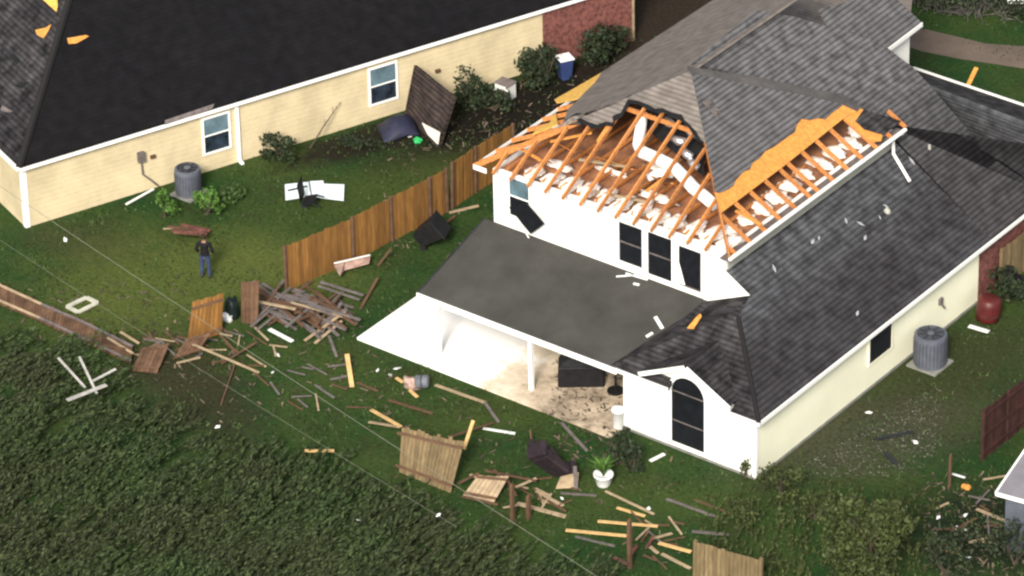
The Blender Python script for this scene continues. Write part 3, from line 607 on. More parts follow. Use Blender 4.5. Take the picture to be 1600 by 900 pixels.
def nwindow(pxl, pxr, pyt, pyb):
    cx = (pxl+pxr)/2; s0, s1 = nsz(pxl, (pyt+pyb)/2)[0], nsz(pxr, (pyt+pyb)/2)[0]; z1, z0 = nsz(cx, pyt)[1], nsz(cx, pyb)[1]
    wd = nbox(MB(), s0+.08, s1-.08, .004, .02, z0+.08, z1-.08).build('window', M_GLASSD, nb)
    f = MB(); nbox(f, s0, s0+.08, .003, .06, z0, z1); nbox(f, s1-.08, s1, .003, .06, z0, z1); nbox(f, s0+.08, s1-.08, .003, .06, z1-.08, z1); nbox(f, s0+.08, s1-.08, .003, .06, z0, z0+.08); f.build('frame', M_TRIM, wd)
    zm = (z0+z1)/2; nbox(MB(), s0+.09, s1-.09, .022, .034, zm+.02, z1-.09).build('pane', M_GLASS, wd); nbox(MB(), s0+.08, s1-.08, .02, .05, zm-.03, zm+.025).build('meeting_rail', M_TRIM, wd)
    nbox(MB(), s0+.09, s1-.09, .022, .028, z0+.09, zm-.035).build('pane', M_GLASSD, wd)
nwindow(315, 360, 178, 237); nwindow(575, 621, 100, 160)
s_, _z = nsz(371, 210)
nbox(MB(), s_-.06, s_+.06, .004, .1, .05, NZ-.25).build('downspout', M_TRIM, nb); nbox(MB(), s_-.06, s_+.06, .1, .3, .02, .1).build('downspout_elbow', M_TRIM, nb)
s_, z_ = nsz(219, 244)
mt = nbox(MB(), s_-.13, s_+.13, .004, .16, z_-.2, z_+.2).build('meter_box', M_GREYW, nb)
MB().tube([nw(s_, .06, z_-.2), nw(s_+.03, .06, z_-.75), nw(s_+.35, .06, z_-1.1), nw(s_+.6, .08, .1)], .035, 8).build('conduit', M_GREYW, mt)
s_, z_ = nsz(238, 244); nbox(MB(), s_-.1, s_+.1, .004, .09, z_-.06, z_+.06).build('wall_outlet', M_BROWNW, nb)
s_, z_ = nsz(683, 110); nbox(MB(), s_-.1, s_+.1, .004, .09, z_-.06, z_+.06).build('wall_outlet', M_BROWNW, nb)

# ================================================================== fences
def boards(mb, a, b, h, lean=V(0, 0, 0), bw=.14, top=.05, skip=()):
    a, b = V(a), V(b); d = b-a; L_ = d.length; d.normalize(); n = max(1, int(L_/bw)); nrm = Vector((d.y, -d.x, 0))
    for i in range(n):
        if i in skip: continue
        hh = h+rnd.uniform(-top, top*.3); k = rnd.uniform(-.01, .012); p = a+d*(i*L_/n+.006)+nrm*k; q = d*(L_/n-.012)
        up = (Vector((0, 0, 1))+lean).normalized()
        mb.obox(p, q, nrm*-.02, up*hh)
    return mb
def fence(name, pts, h, m, label, group=None, postm=None, lean=V(0, 0, 0), rail_side=-1, cat='fence', gaps={}):
    pts = [V(p) for p in pts]; root = empty(name, pts[0], label, cat, group)
    for i in range(len(pts)-1):
        a, b = pts[i], pts[i+1]; d = (b-a).normalized(); nrm = Vector((d.y, -d.x, 0))
        pn = boards(MB(), a+d*.06, b-d*.06, h, lean, skip=gaps.get(i, ())).build('fence_panel', m, root)
        for z in (.3, h*.5, h-.25): MB().bar(a+nrm*.05*rail_side+V(0, 0, z)+lean*z, b+nrm*.05*rail_side+V(0, 0, z)+lean*z, .05, .08).build('rail', postm or m, pn)
    for p in pts: MB().bar(p+V(0, 0, -.2), p+V(0, 0, h+.03)+lean*h, .11, .09, (0, 1, 0)).build('post', postm or m, root)
    return root
fp = [at(447, 455), at(552, 409), at(612, 377), at(672, 347), at(698, 332)]
fence('wood_fence', fp, 1.82, M_FENCE, 'honey brown cedar fence still standing between the two houses', postm=M_BROWNW)
fence('wood_fence', [at(706, 327), at(742, 302), at(800, 266)], 1.95, M_FENCE, 'reddish brown fence section behind the open roofed house, offset from the standing cedar fence', postm=M_BROWNW, lean=V(.03, 0, 0))
fence('wood_fence', [at(1534, 720), at(1572, 690), at(1625, 648)], 2.0, M_FENCER, 'dark red stained fence at the edge of the gravel side yard', postm=M_FENCER, rail_side=1)
fence('wood_fence', [at(1562, 455), at(1600, 425), at(1640, 396)], 1.7, M_FENCET, 'tan fence beside the red brick end of the white house')
fence('wood_fence', [at(1084, 922), at(1186, 950)], 1.85, M_FENCET, 'short tan fence panel standing beyond a leafy young tree at the yard edge', lean=V(0, .03, 0))
# broken panels
def leaning_panel(name, quad, m, label, rail=True, thick=.03, cat='fence panel', group=None, railm=None):
    """four corners (tl, tr, br, bl) already placed in the yard; boards run from the lower to the upper edge"""
    tl, tr, br, bl = [V(q) for q in quad]; n = (tr-tl).cross(bl-tl).normalized()
    if n.z < 0: n = -n
    mb = MB(); k = max(3, int((tr-tl).length/.14))
    for i in range(k):
        if k > 7 and rnd.random() < .05: continue
        f0, f1 = (i+.04)/k, (i+.96)/k; j = rnd.uniform(-.03, .05); up0, up1 = tl.lerp(tr, f0), tl.lerp(tr, f1); dn0, dn1 = bl.lerp(br, f0), bl.lerp(br, f1)
        up0 = up0+(up0-dn0)*j; up1 = up1+(up1-dn1)*j; o = n*rnd.uniform(0, .02)
        mb.hexa([dn0+o, dn1+o, up1+o, up0+o], [dn0+o+n*thick, dn1+o+n*thick, up1+o+n*thick, up0+o+n*thick])
    root = mb.build('broken_fence', m); tag(root, label, cat, group)
    if rail:
        for f in (.12, .86):
            a, b = tl.lerp(bl, f), tr.lerp(br, f); MB().bar(a+n*(thick+.022), b+n*(thick+.022), .09, .04, n).build('rail', railm or m, root)
    return root
leaning_panel('fence_panel', [at(622, 667, 1.5), at(726, 690, 1.5), at(705, 770, .02), at(619, 735, .02)], M_FENCET, 'weathered tan fence panel leaning upright on the back lawn under a cap board', railm=M_BROWNW)
leaning_panel('fence_panel', [at(748, 742, .55), at(795, 746, .55), at(772, 786, .1), at(722, 776, .1)], M_PALE, 'pale split fence panel collapsed beside the overturned dark armchair', railm=M_BROWNW)
leaning_panel('fence_panel', [at(300, 474, 1.5), at(349, 459, 1.6), at(346, 520, .03), at(292, 541, .03)], M_FENCE, 'honey brown fence panel tilted between fallen boards, near the standing man', railm=M_BROWNW)
leaning_panel('fence_panel', [at(376, 440, 1.75), at(405, 440, 1.75), at(403, 508, .02), at(377, 504, .02)], M_BROWNW, 'narrow brown fence remnant upright beside the heap of boards')
leaning_panel('fence_panel', [at(222, 545, .3), at(265, 538, .4), at(246, 584, .05), at(206, 580, .05)], M_BROWNW, 'grey brown fence panel fallen flat below the tilted honey panel')
leaning_panel('fence_panel', [at(292, 528, .6), at(330, 520, .7), at(310, 550, .03), at(270, 562, .03)], M_BROWNW, 'dark brown fence scrap propped on the fallen flat panel')
ups = [(-6, 441), (66, 474), (132, 502), (208, 540)]; los = [(-6, 474), (62, 503), (124, 532), (205, 570)]
for i, lb in enumerate(('fallen brown fence panel at the edge of the picture, under two pale rails', 'fallen brown fence panel next to the white square frame on the grass', 'fallen brown fence panel end covered by loose split boards')):
    leaning_panel('fence_panel', [at(*ups[i], .25), at(*ups[i+1], .25), at(*los[i+1], .08), at(*los[i], .08)], M_BROWNW, lb, railm=M_PALE if i == 0 else M_GREYW)

# ================================================================== loose boards
def board(x0, y0, x1, y1, w, m, label, z0=.02, z1=.02, group=None, h=.035, name='board', cat='board'):
    a, b = at(x0, y0, z0), at(x1, y1, z1); mb = MB().bar(a, b, w, h)
    o = mb.build(name, m); return tag(o, label, cat, group)
M_STICK = mat('greyed_white_paint', (.42, .40, .37), .8, .25, 4)
Y, P_, G, B_, W = M_STAKE, M_PALE, M_GREYW, M_BROWNW, M_WHITEP
BD = [
 (501, 441, 568, 462, .12, G, 'bluish grey board across the top of the heap, above another like it', .35, .3),
 (497, 447, 562, 469, .10, G, 'bluish grey board just below its twin on top of the heap', .3, .25),
 (590, 435, 563, 484, .10, B_, 'reddish brown board on the grass between the heap and the patio roof', .25, .02),
 (540, 487, 476, 533, .11, P_, 'tan board slanting across the lower side of the heap', .4, .05),
 (534, 502, 492, 537, .11, P_, 'tan board parallel to and below a longer one at the heap foot', .25, .02),
 (514, 525, 526, 558, .10, G, 'short grey board sticking out from the heap towards the patio', .1, .02),
 (526, 463, 558, 505, .06, G, 'thin grey board lying loose beside the heap', .05, .02),
 (542, 554, 550, 605, .16, Y, 'bright yellow board standing out alone on dark grass near the patio corner', .35, .02),
 (591, 416, 612, 388, .08, B_, 'short brown board leaning on the cedar fence', .02, .5),
 (676, 365, 711, 338, .10, B_, 'brown board along the fence beside the black bin', .02, .1),
 (702, 333, 748, 322, .12, P_, 'pale board at the foot of the reddish fence section', .02, .1),
 (580, 641, 626, 667, .13, Y, 'bright yellow board touching the leaning panel corner, upper of a crossed pair', .5, .9),
 (577, 660, 626, 668, .11, P_, 'pale board under a yellow one by the leaning panel corner', .3, .8),
 (608, 626, 677, 647, .11, B_, 'brown board on the lawn between the leaning panel and the grey drum', .03, .03),
 (680, 602, 759, 630, .12, P_, 'long pale board lying parallel to the patio edge', .03, .03),
 (757, 629, 779, 660, .10, G, 'grey board end to end with a long pale one near the patio edge', .03, .03),
 (740, 657, 725, 702, .12, Y, 'orange stake leaning on the end of the weathered tan panel', 1.3, .5),
 (700, 684, 771, 661, .09, B_, 'thin brown board behind the weathered leaning panel', .5, .1),
 (755, 670, 805, 678, .10, W, 'pale greenish white strip on the dark lawn behind the leaning panel', .02, .02),
 (877, 661, 917, 705, .11, G, 'grey board off the stained corner of the patio', .02, .02),
 (828, 672, 832, 700, .05, B_, 'thin stick poking up by the overturned dark armchair', .5, .1),
 (558, 598, 591, 612, .08, B_, 'short brown board near the tall yellow one', .02, .02),
 (619, 591, 630, 598, .12, Y, 'tiny yellow offcut next to the pinkish insulation clump', .03, .03),
 (640, 610, 652, 621, .12, Y, 'yellow offcut under the grey drum', .03, .03),
 (838, 768, 880, 791, .12, P_, 'pale board below the armchair, thicker of two side by side', .05, .02),
 (841, 779, 872, 791, .07, P_, 'thin tan board tucked under a thicker pale one by the armchair', .02, .02),
 (808, 787, 884, 808, .18, P_, 'wide pale board reaching from the broken post over the grass', .08, .03),
 (876, 771, 932, 775, .09, G, 'greyish board below the white flower pot', .02, .02),
 (946, 768, 1022, 804, .09, P_, 'long pale board running away from the white flower pot', .02, .02),
 (964, 794, 1008, 807, .11, Y, 'yellowish board with a tapering end on the lawn below the pot', .02, .02),
 (934, 815, 1028, 823, .12, Y, 'long bright yellow board crossing just behind the dark lone post', .06, .05),
 (884, 829, 979, 838, .13, Y, 'long orange yellow board ending at the foot of the dark lone post', .05, .03),
 (899, 839, 961, 854, .09, G, 'grey board below the long orange yellow one', .02, .02),
 (1029, 849, 1080, 863, .14, Y, 'bright yellow board ending at the tan fence panel', .1, .1),
 (1034, 866, 1079, 889, .12, P_, 'pale board angled below the bright yellow one at the tan fence panel', .05, .03),
 (1016, 855, 1028, 865, .12, P_, 'short pale offcut near the splintered red wood', .05, .05),
 (1020, 842, 1050, 834, .10, P_, 'short tan board above the bright yellow one by the tan fence panel', .2, .1),
 (1041, 780, 1119, 808, .10, G, 'long grey board on the lawn in front of the arched window', .02, .02),
 (1085, 781, 1141, 803, .07, B_, 'thin brown board beside a long grey one, towards the shrubs', .02, .02),
 (1081, 831, 1139, 836, .12, G, 'pale grey board behind the tan fence panel', .05, .05),
 (1016, 721, 1038, 710, .13, W, 'short white trim board on grass below the arched window', .03, .03),
 (476, 705, 522, 705, .13, Y, 'yellow board lying level at the edge of the tall weeds', .25, .25),
 (421, 515, 457, 534, .16, W, 'thick white trim board on the grass under the heap', .06, .06),
 (91, 560, 133, 606, .08, M_STICK, 'white stick in the weeds pointing down to the crossing of a splayed group', 1.1, .9),
 (124, 558, 151, 615, .08, M_STICK, 'white stick standing steepest among the splayed group in the weeds', 1.2, .8),
 (181, 577, 145, 596, .09, M_STICK, 'white stick reaching out towards the fallen grey panel from the splayed group', 1.1, .9),
 (105, 626, 166, 602, .16, M_STICK, 'widest white board at the bottom of the splayed group in the weeds', .95, .95),
 (168, 528, 208, 553, .09, P_, 'tan split board across the end of the fallen fence', .35, .3),
 (188, 519, 217, 537, .09, P_, 'tan split board above another at the end of the fallen fence', .35, .3),
 (125, 532, 196, 546, .09, B_, 'brown rail lying lengthwise on the fallen fence', .35, .35),
 (296, 536, 405, 583, .09, P_, 'long thin pale rail stretching downhill from the tilted honey panel', .4, .05),
 (346, 569, 401, 535, .08, B_, 'brown rail crossing a long pale one below the heap', .1, .25),
 (344, 524, 369, 551, .09, B_, 'brown board dropping from the tilted honey panel', .3, .02),
 (276, 568, 313, 559, .08, P_, 'tan rail just right of the fallen flat panel', .1, .1),
 (368, 567, 345, 634, .05, B_, 'long thin stick lying on the grass below the crossed rails', .1, .02),
 (1536, 750, 1572, 744, .07, P_, 'pale stick by the small grey shed roof, nearest to its eave', .05, .05),
 (1526, 796, 1577, 817, .12, P_, 'brown tan board below the small shed eave', .05, .05),
 (1514, 848, 1557, 838, .09, P_, 'pale board near the torn piece of yellow decking', .05, .05),
 (1488, 741, 1508, 747, .07, W, 'short pale stick at the end of the dark red fence', .03, .03),
 (1367, 687, 1427, 675, .14, M_DARKMETAL, 'dark plank lying on the gravel of the side yard', .05, .05),
 (1383, 708, 1401, 726, .16, M_DARKMETAL, 'short dark plank on the gravel nearer the shrubs', .05, .05),
 (1514, 510, 1545, 519, .18, W, 'white board lying under the red barrel', .03, .03),
 (197, 320, 240, 296, .09, W, 'white downspout piece fallen in the grass below the meter box', .06, .1),
]
for b in BD: board(*b[:7], z0=b[7], z1=b[8])
# the heap
for i in range(58):
    u_, v_ = rnd.uniform(0, 1), rnd.uniform(-1, 1); cx, cy = 415+u_*110, 478+u_*14+v_*24
    if rnd.random() < .7: ax_, ay_ = rnd.uniform(20, 42), rnd.uniform(6, 24)
    else: ax_, ay_ = rnd.uniform(12, 30), -rnd.uniform(10, 26)
    zc = max(.05, .55-.45*abs(v_)-.2*abs(u_-.5)); z0 = max(.03, zc+rnd.uniform(-.2, .2)); z1 = max(.03, zc+rnd.uniform(-.2, .2))
    board(cx-ax_, cy-ay_-8*zc, cx+ax_, cy+ay_-8*zc, rnd.uniform(.08, .14), rnd.choice([G, G, G, B_, B_, B_, P_]), 'weathered board in the tangled heap at the broken end of the cedar fence', z0, z1, 'boards in the heap')
# lesser strips strewn below the heap and along the fallen fence
SP = [((300, 500), (345, 585)), ((350, 520), (470, 600)), ((420, 560), (560, 640)), ((210, 520), (300, 560)), ((800, 740), (900, 800)), ((960, 810), (1080, 880)), ((1470, 770), (1590, 850))]
for i in range(88):
    (a, c), (b, d) = SP[i % 7]; x, y = rnd.uniform(a, b), rnd.uniform(c, d); an = rnd.gauss(.35, .55); l = rnd.uniform(7, 20)
    board(x-l*math.cos(an), y-l*math.sin(an), x+l*math.cos(an), y+l*math.sin(an), rnd.uniform(.04, .08), rnd.choice([G, B_, P_, B_]), 'small splintered strip of wood strewn over the grass', .03, .05, 'splintered strips on the grass', name='wood_strip', cat='wood strip')
# broken wood round the broken post
for x0, y0, x1, y1 in ((722, 776, 778, 789), (759, 736, 838, 752), (735, 742, 760, 755), (790, 745, 806, 775), (806, 762, 838, 748), (772, 735, 785, 748), (716, 756, 748, 740)):
    board(x0, y0, x1, y1, .09, rnd.choice([B_, M_BROWNW, P_]), 'broken brown fence rail around the collapsed pale panel', .3, .35, 'broken rails by the collapsed panel')
for x0, y0, x1, y1, z in ((1003, 846, 1014, 830, .5), (1010, 856, 1022, 838, .5), (985, 868, 996, 852, .3), (960, 872, 984, 884, .1)):
    board(x0, y0, x1, y1, .12, M_BRICK, 'splintered reddish wood around the dark lone post', .05, z, 'splinters at the dark post')
def post(px, py, h, m, label, w=.12):
    p = at(px, py); mb = MB().obox(p+V(-w/2, -w/2, -.1), (w, 0, 0), (0, w, 0), (0, 0, h+.1)); mb.add([p+V(-w/2, -w/2, h), p+V(w/2, -w/2, h), p+V(w/2, w/2, h), p+V(-w/2, w/2, h), p+V(.02, 0, h+.14)], [(0, 1, 4), (1, 2, 4), (2, 3, 4), (3, 0, 4)])
    tag(mb.build('fence_post', m), label, 'post')
post(984, 888, 1.85, B_, 'dark lone fence post upright among yellow boards'); post(801, 815, 1.4, B_, 'broken dark post in front of the overturned armchair'); post(826, 812, .9, B_, 'short broken post stub beside a taller broken one'); post(1484, 760, 1.2, B_, 'thin grey post alone at the far side of the leafy young tree', .08)
for k, (px, py, ln) in enumerate(((1513, 134, 1.3),)):
    a = at(px, py, 2.9); board(1513, 133, 1526, 106, .16, M_OSB, 'orange board leaning up over the garage eave', 3.2, 3.6)

# ================================================================== leaves
def leaf_mat(name, col, island=.45, rough=.7):
    return mat(name, col, rough, .35, 1.2, island=island)
M_LF_WEED = mat('weed_leaves', (0.030, 0.054, 0.014), .75, .3, .22, island=.65, col2=(0.034, 0.040, 0.016)); M_LF_DARK = leaf_mat('dark_shrub_leaves', (0.022, 0.034, 0.014)); M_LF_MID = leaf_mat('green_shrub_leaves', (0.045, 0.085, 0.02)); M_LF_OLIVE = leaf_mat('olive_tree_leaves', (0.046, 0.060, 0.017)); M_LF_LIGHT = leaf_mat('fern_leaves', (0.07, 0.15, 0.025)); M_BARK = mat('bark', (0.07, 0.055, 0.04), .95, .3, 5, .4); M_GREYTWIG = mat('bare_grey_twigs', (0.085, 0.08, 0.07), .9, .3, 5)
def rdir(up=0.0):
    while True:
        d = Vector((rnd.uniform(-1, 1), rnd.uniform(-1, 1), rnd.uniform(-1, 1)))
        if .05 < d.length < 1: d.normalize(); d.z += up; return d.normalized()
def leaves(mb, c, r, n, size, lumps=7, up=.3, seed=0):
    c = V(c); L_ = []
    for i in range(lumps):
        d = rdir(.1); k = rnd.uniform(.35, .8); L_.append((c+Vector((d.x*r[0]*k, d.y*r[1]*k, d.z*r[2]*k)), rnd.uniform(.35, .62)))
    for i in range(n):
        q, kk = L_[rnd.randrange(lumps)]; d = rdir(); k = kk*rnd.uniform(.55, 1.05); p = q+Vector((d.x*r[0], d.y*r[1], d.z*r[2]))*k
        if p.z < .03: p.z = .03+rnd.random()*.1
        a = rdir(up); b = a.cross(rdir()).normalized(); s_ = size*rnd.uniform(.6, 1.3)
        mb.add([p-a*s_*.5, p+b*s_*.28, p+a*s_*.6, p-b*s_*.28], [(0, 1, 2, 3)])
    return mb
def shrub(name, px, py, r, n, size, m, label, cat='shrub', group=None, zc=None, stems=4, loc=None):
    p = loc if loc is not None else at(px, py); root = empty(name, p, label, cat, group); c = p+V(0, 0, zc if zc is not None else r[2]*.85)
    leaves(MB(), c, r, n, size).build('foliage', m, root)
    st = MB()
    for i in range(stems): d = rdir(.8); st.tube([p+V(rnd.uniform(-.1, .1), rnd.uniform(-.1, .1), -.05), p+Vector((d.x*r[0]*.3, d.y*r[1]*.3, c.z*.5)), c+Vector((d.x*r[0]*.6, d.y*r[1]*.6, r[2]*.4))], [.035, .025, .01], 5)
    st.build('stem', M_BARK, root); return root
shrub('shrub', 258, 338, (.5, .5, .55), 420, .16, M_LF_LIGHT, 'bright green shrub on the corner side of the grey cooling unit')
shrub('shrub', 325, 334, (.62, .55, .6), 480, .16, M_LF_LIGHT, 'bright green shrub between the cooling unit and the white downspout')
shrub('shrub', 362, 314, (.6, .55, .5), 380, .15, M_LF_MID, 'mid green shrub below the white downspout')
shrub('shrub', 440, 252, (.95, .6, .55), 600, .16, M_LF_DARK, 'dark spreading shrub against the cream wall, past the downspout')
shrub('shrub', 560, 232, (1.1, .5, .3), 350, .14, M_LF_DARK, 'low dark shrub before the blue tarp')
shrub('shrub', 734, 168, (.75, .75, .85), 800, .17, M_LF_DARK, 'round dark shrub right behind the leaning roof section')
shrub('shrub', 772, 172, (.8, .6, .6), 500, .16, M_LF_DARK, 'dark shrub below the beige utility cabinet')
shrub('shrub', 846, 132, (.95, .9, .95), 950, .18, M_LF_DARK, 'tall dark shrub between the cabinet and the blue bin')
shrub('shrub', 925, 103, (1.1, .9, .9), 950, .18, M_LF_DARK, 'dark shrub in front of the red brick wall')
shrub('shrub', 960, 82, (1.0, .8, .7), 600, .18, M_LF_DARK, 'dark shrub beside the pale corner post of the brick wall')
shrub('shrub', 990, 735, (.5, .45, .6), 420, .15, M_LF_DARK, 'dark leafy plant beside the white flower pot')
shrub('shrub', 968, 725, (.5, .5, .8), 420, .15, M_LF_DARK, 'dark plant by the white bin at the patio corner')
shrub('shrub', 1575, 470, (.7, .6, .8), 600, .16, M_LF_DARK, 'dark shrub by the tan fence, behind the red barrel')
shrub('shrub', 1222, 772, (.8, .8, .65), 650, .13, M_LF_OLIVE, 'loose olive shrub growing off the near corner of the white house', stems=9)
shrub('shrub', 1165, 812, (.8, .7, .4), 350, .12, M_LF_OLIVE, 'low olive shrub in the lawn next to the loose one at the house corner', stems=6)
shrub('shrub', 1275, 812, (1.0, .9, .55), 600, .13, M_LF_OLIVE, 'low olive shrub in front of the leafy young tree, towards the house', stems=6)
shrub('shrub', 1480, 900, (1.2, 1.0, .9), 800, .15, M_LF_DARK, 'dark shrub at the bottom edge below the yellow decking scrap')
shrub('shrub', 1585, 880, (1.0, 1.0, .9), 700, .15, M_LF_DARK, 'dark shrub in the bottom corner under the small shed')
shrub('shrub', 1165, 745, (.22, .2, .5), 90, .12, M_LF_OLIVE, 'small twiggy sprig against the white wall by its corner')
# young tree
tp = at(1358, 905); tr_ = empty('leafy_tree', tp, 'leafy young tree in the side yard, tallest plant beside the white house', 'tree')
mb = MB()
for (dx, dy, z, rr_, n) in ((0, 0, 2.6, (1.1, 1.1, .8), 1700), (.7, .4, 2.1, (.9, .9, .7), 1100), (-.8, -.1, 1.9, (.9, .9, .8), 1100), (.1, .7, 1.4, (.9, .9, .8), 900), (-.3, -.7, 1.0, (1.1, .9, .8), 1300), (.6, -.5, .9, (1.0, .9, .8), 1100)): leaves(mb, tp+V(dx, dy, z), rr_, int(n*.6), .16, 5)
mb.build('crown', M_LF_OLIVE, tr_)
mb = MB().tube([tp+V(0, 0, -.1), tp+V(.03, 0, .7), tp+V(0, .05, 1.5), tp+V(.05, .1, 2.6)], [.09, .07, .05, .02], 8)
for i in range(7): d = rdir(.5); mb.tube([tp+V(.02, .02, .8+i*.2), tp+V(d.x*.5, d.y*.5, 1.3+i*.22), tp+V(d.x*.9, d.y*.9, 1.7+i*.2)], [.035, .025, .01], 5)
mb.build('trunk', M_BARK, tr_)
# flower pot
pp = at(943, 758); pot = MB().lathe(pp, [(.2, 0), (.23, .05), (.31, .38), (.34, .40), (.34, .46), (.29, .46), (.27, .36)], 18).build('flower_pot', M_WHITEP, None, True); tag(pot, 'white flower pot with a green spiky plant on the lawn', 'flower pot')
mb = MB()
for i in range(70):
    a = rnd.uniform(0, 6.28); l = rnd.uniform(.35, .8); b = pp+V(0, 0, .38); d = Vector((math.cos(a), math.sin(a), 0)); sd_ = Vector((-d.y, d.x, 0))*.035; e = rnd.uniform(.3, .9)
    p1, p2 = b+d*l*.4*e+V(0, 0, l*.6), b+d*l*e+V(0, 0, l*.75); mb.add([b-sd_, b+sd_, p1+sd_, p1-sd_, p2], [(0, 1, 2, 3), (3, 2, 4)])
mb.build('spiky_plant', M_LF_LIGHT, pot)

# tall weeds at the bottom
EDGE = [(-40, 500), (60, 520), (170, 580), (260, 640), (360, 668), (480, 700), (560, 740), (640, 780), (740, 815), (820, 850), (900, 890), (930, 930)]
def edge_y(px):
    for (a, b), (c, d) in zip(EDGE, EDGE[1:]):
        if a <= px <= c: return b+(d-b)*(px-a)/(c-a)
    return 9999
def blocked(p):
    if p.x > -.1 and p.x < 16.6 and p.y > -.1 and p.y < 30: return not (p.x > 10.9 and p.y < .7) and not (p.y < 0)
    q = p-nw(0); return q.dot(npd) > -.1 and q.dot(nd) > -.2
wl_ = (RT*.8+Vector((-_f.x, -_f.y, 0))*-.45); wl_.z = 0; wl_.normalize()
def weed_field(name, m, spots, h0, h1, size, per, wind):
    """leaning plumes: small leaves set along a stem that the wind has laid over"""
    nvs, nfs = [], []
    for p, k in spots:
        H = rnd.uniform(h0, h1)*k*(.75+.8*mnoise.noise(Vector((p.x*.45, p.y*.45, 3)))); H = max(.12, H); w_ = wind*rnd.uniform(.5, 1.3)*(1+.5*mnoise.noise(Vector((p.x*.2, p.y*.2, 9))))
        ax = (Vector((0, 0, 1))+wl_*w_+rdir()*.3).normalized(); rad = H*rnd.uniform(.12, .24)
        for j in range(per):
            t = rnd.random()**.8; q = p+ax*(H*t)+wl_*(H*.3*t*t*w_); d = rdir(); q = q+d*rad*(1.15-.8*t)
            if q.z < .02: q.z = .02
            lx = (ax+wl_*.5*w_+rdir(.1)*.8).normalized(); bx = lx.cross(rdir()).normalized(); s_ = size*rnd.uniform(.5, 1.4); n0 = len(nvs)
            nvs += [q-lx*s_*.5, q+bx*s_*.2, q+lx*s_*.6, q-bx*s_*.2]; nfs.append((n0, n0+1, n0+2, n0+3))
    mb = MB(); mb.v, mb.f = nvs, nfs; o = mb.build(name, m); o['kind'] = 'stuff'; return o
spots = []; nc = 0
while nc < 520:
    px = rnd.uniform(-60, 940); py = rnd.uniform(480, 1020); ed = py-edge_y(px)-30*mnoise.noise(Vector((px*.012, py*.012, 2)))
    if ed < 6 or rnd.random() > .3+ed/70: continue
    c = at(px, py); RR = rnd.uniform(.45, 1.25)*min(1, .5+ed/120); nc += 1; hk = rnd.uniform(.65, 1.25)*min(1, .3+ed/100)
    for j in range(int(9*RR*RR)+3):
        a = rnd.uniform(0, 6.28); r = RR*math.sqrt(rnd.random()); spots.append((c+Vector((math.cos(a)*r, math.sin(a)*r, 0)), hk*(.35+.75*(1-(r/RR)**2))))
weed_field('tall_weeds', M_LF_WEED, spots, .8, 1.9, .145, 42, 1.25)
spots = []
while len(spots) < 520:
    px = rnd.uniform(1085, 1470); py = rnd.uniform(730, 930); e_ = min(1, (px-1085)/70, (py-735-30*abs(px-1240)/240)/70, (1470-px)/50)+.4*mnoise.noise(Vector((px*.02, py*.02, 8)))
    if e_ > .2: spots.append((at(px, py), max(.25, e_)))
weed_field('undergrowth', M_LF_OLIVE, spots, .25, .75, .12, 22, .3)
nvs, nfs = [], []
LZ = [((300, 480), (620, 660)), ((560, 560), (1080, 890)), ((0, 440), (300, 600)), ((1440, 740), (1600, 900)), ((600, 80), (780, 420)), ((860, 560), (975, 720)), ((680, 120), (960, 240))]
for i in range(1700):
    (x0, y0), (x1, y1) = LZ[i % 7]; px, py = rnd.uniform(x0, x1), rnd.uniform(y0, y1)
    p = at(px, py, .02); inp = p.x > -.1 and p.x < 10.8 and p.y > -.1
    if py > edge_y(px)+10: continue
    if inp:
        if p.x < 6.5 or p.y > 3.5: continue
        p.z = .105
    elif blocked(p): continue
    a = rnd.uniform(0, 6.28); l = rnd.uniform(.03, .16); w_ = rnd.uniform(.012, .04); d = Vector((math.cos(a), math.sin(a), rnd.uniform(-.05, .25))); e = Vector((-d.y, d.x, 0)); n0 = len(nvs)
    nvs += [p-d*l-e*w_, p-d*l*.8+e*w_, p+d*l+e*w_*.7+V(0, 0, .03), p+d*l*.9-e*w_+V(0, 0, .03)]; nfs.append((n0, n0+1, n0+2, n0+3))
mb = MB(); mb.v, mb.f = nvs, nfs; mb.build('debris_litter', mat('splinter_litter', (.14, .105, .07), .9, .3, 4, col2=(.07, .055, .042), island=.8))['kind'] = 'stuff'
# grass blades on the lawn
nvs, nfs = [], []
for i in range(60000):
    px = rnd.uniform(-30, 1630); py = rnd.uniform(-10, 920); p = at(px, py)
    if blocked(p) or py > edge_y(px)+25: continue
    d = mnoise.noise(Vector((p.x*.5, p.y*.5, 9)))
    if rnd.random() > .5+d*.9: continue
    h = rnd.uniform(.04, .13)*(1+.6*d); a = rnd.uniform(0, 6.28); s_ = Vector((math.cos(a), math.sin(a), 0))*rnd.uniform(.02, .05); l = Vector((rnd.uniform(-.7, .7), rnd.uniform(-.7, .7), 0))*h; n0 = len(nvs)
    nvs += [p-s_, p+s_, p+l+V(0, 0, h)]; nfs.append((n0, n0+1, n0+2))
mb = MB(); mb.v, mb.f = nvs, nfs
mb.build('grass', leaf_mat('grass_blades', (0.036, 0.062, 0.016), .35))['kind'] = 'stuff'
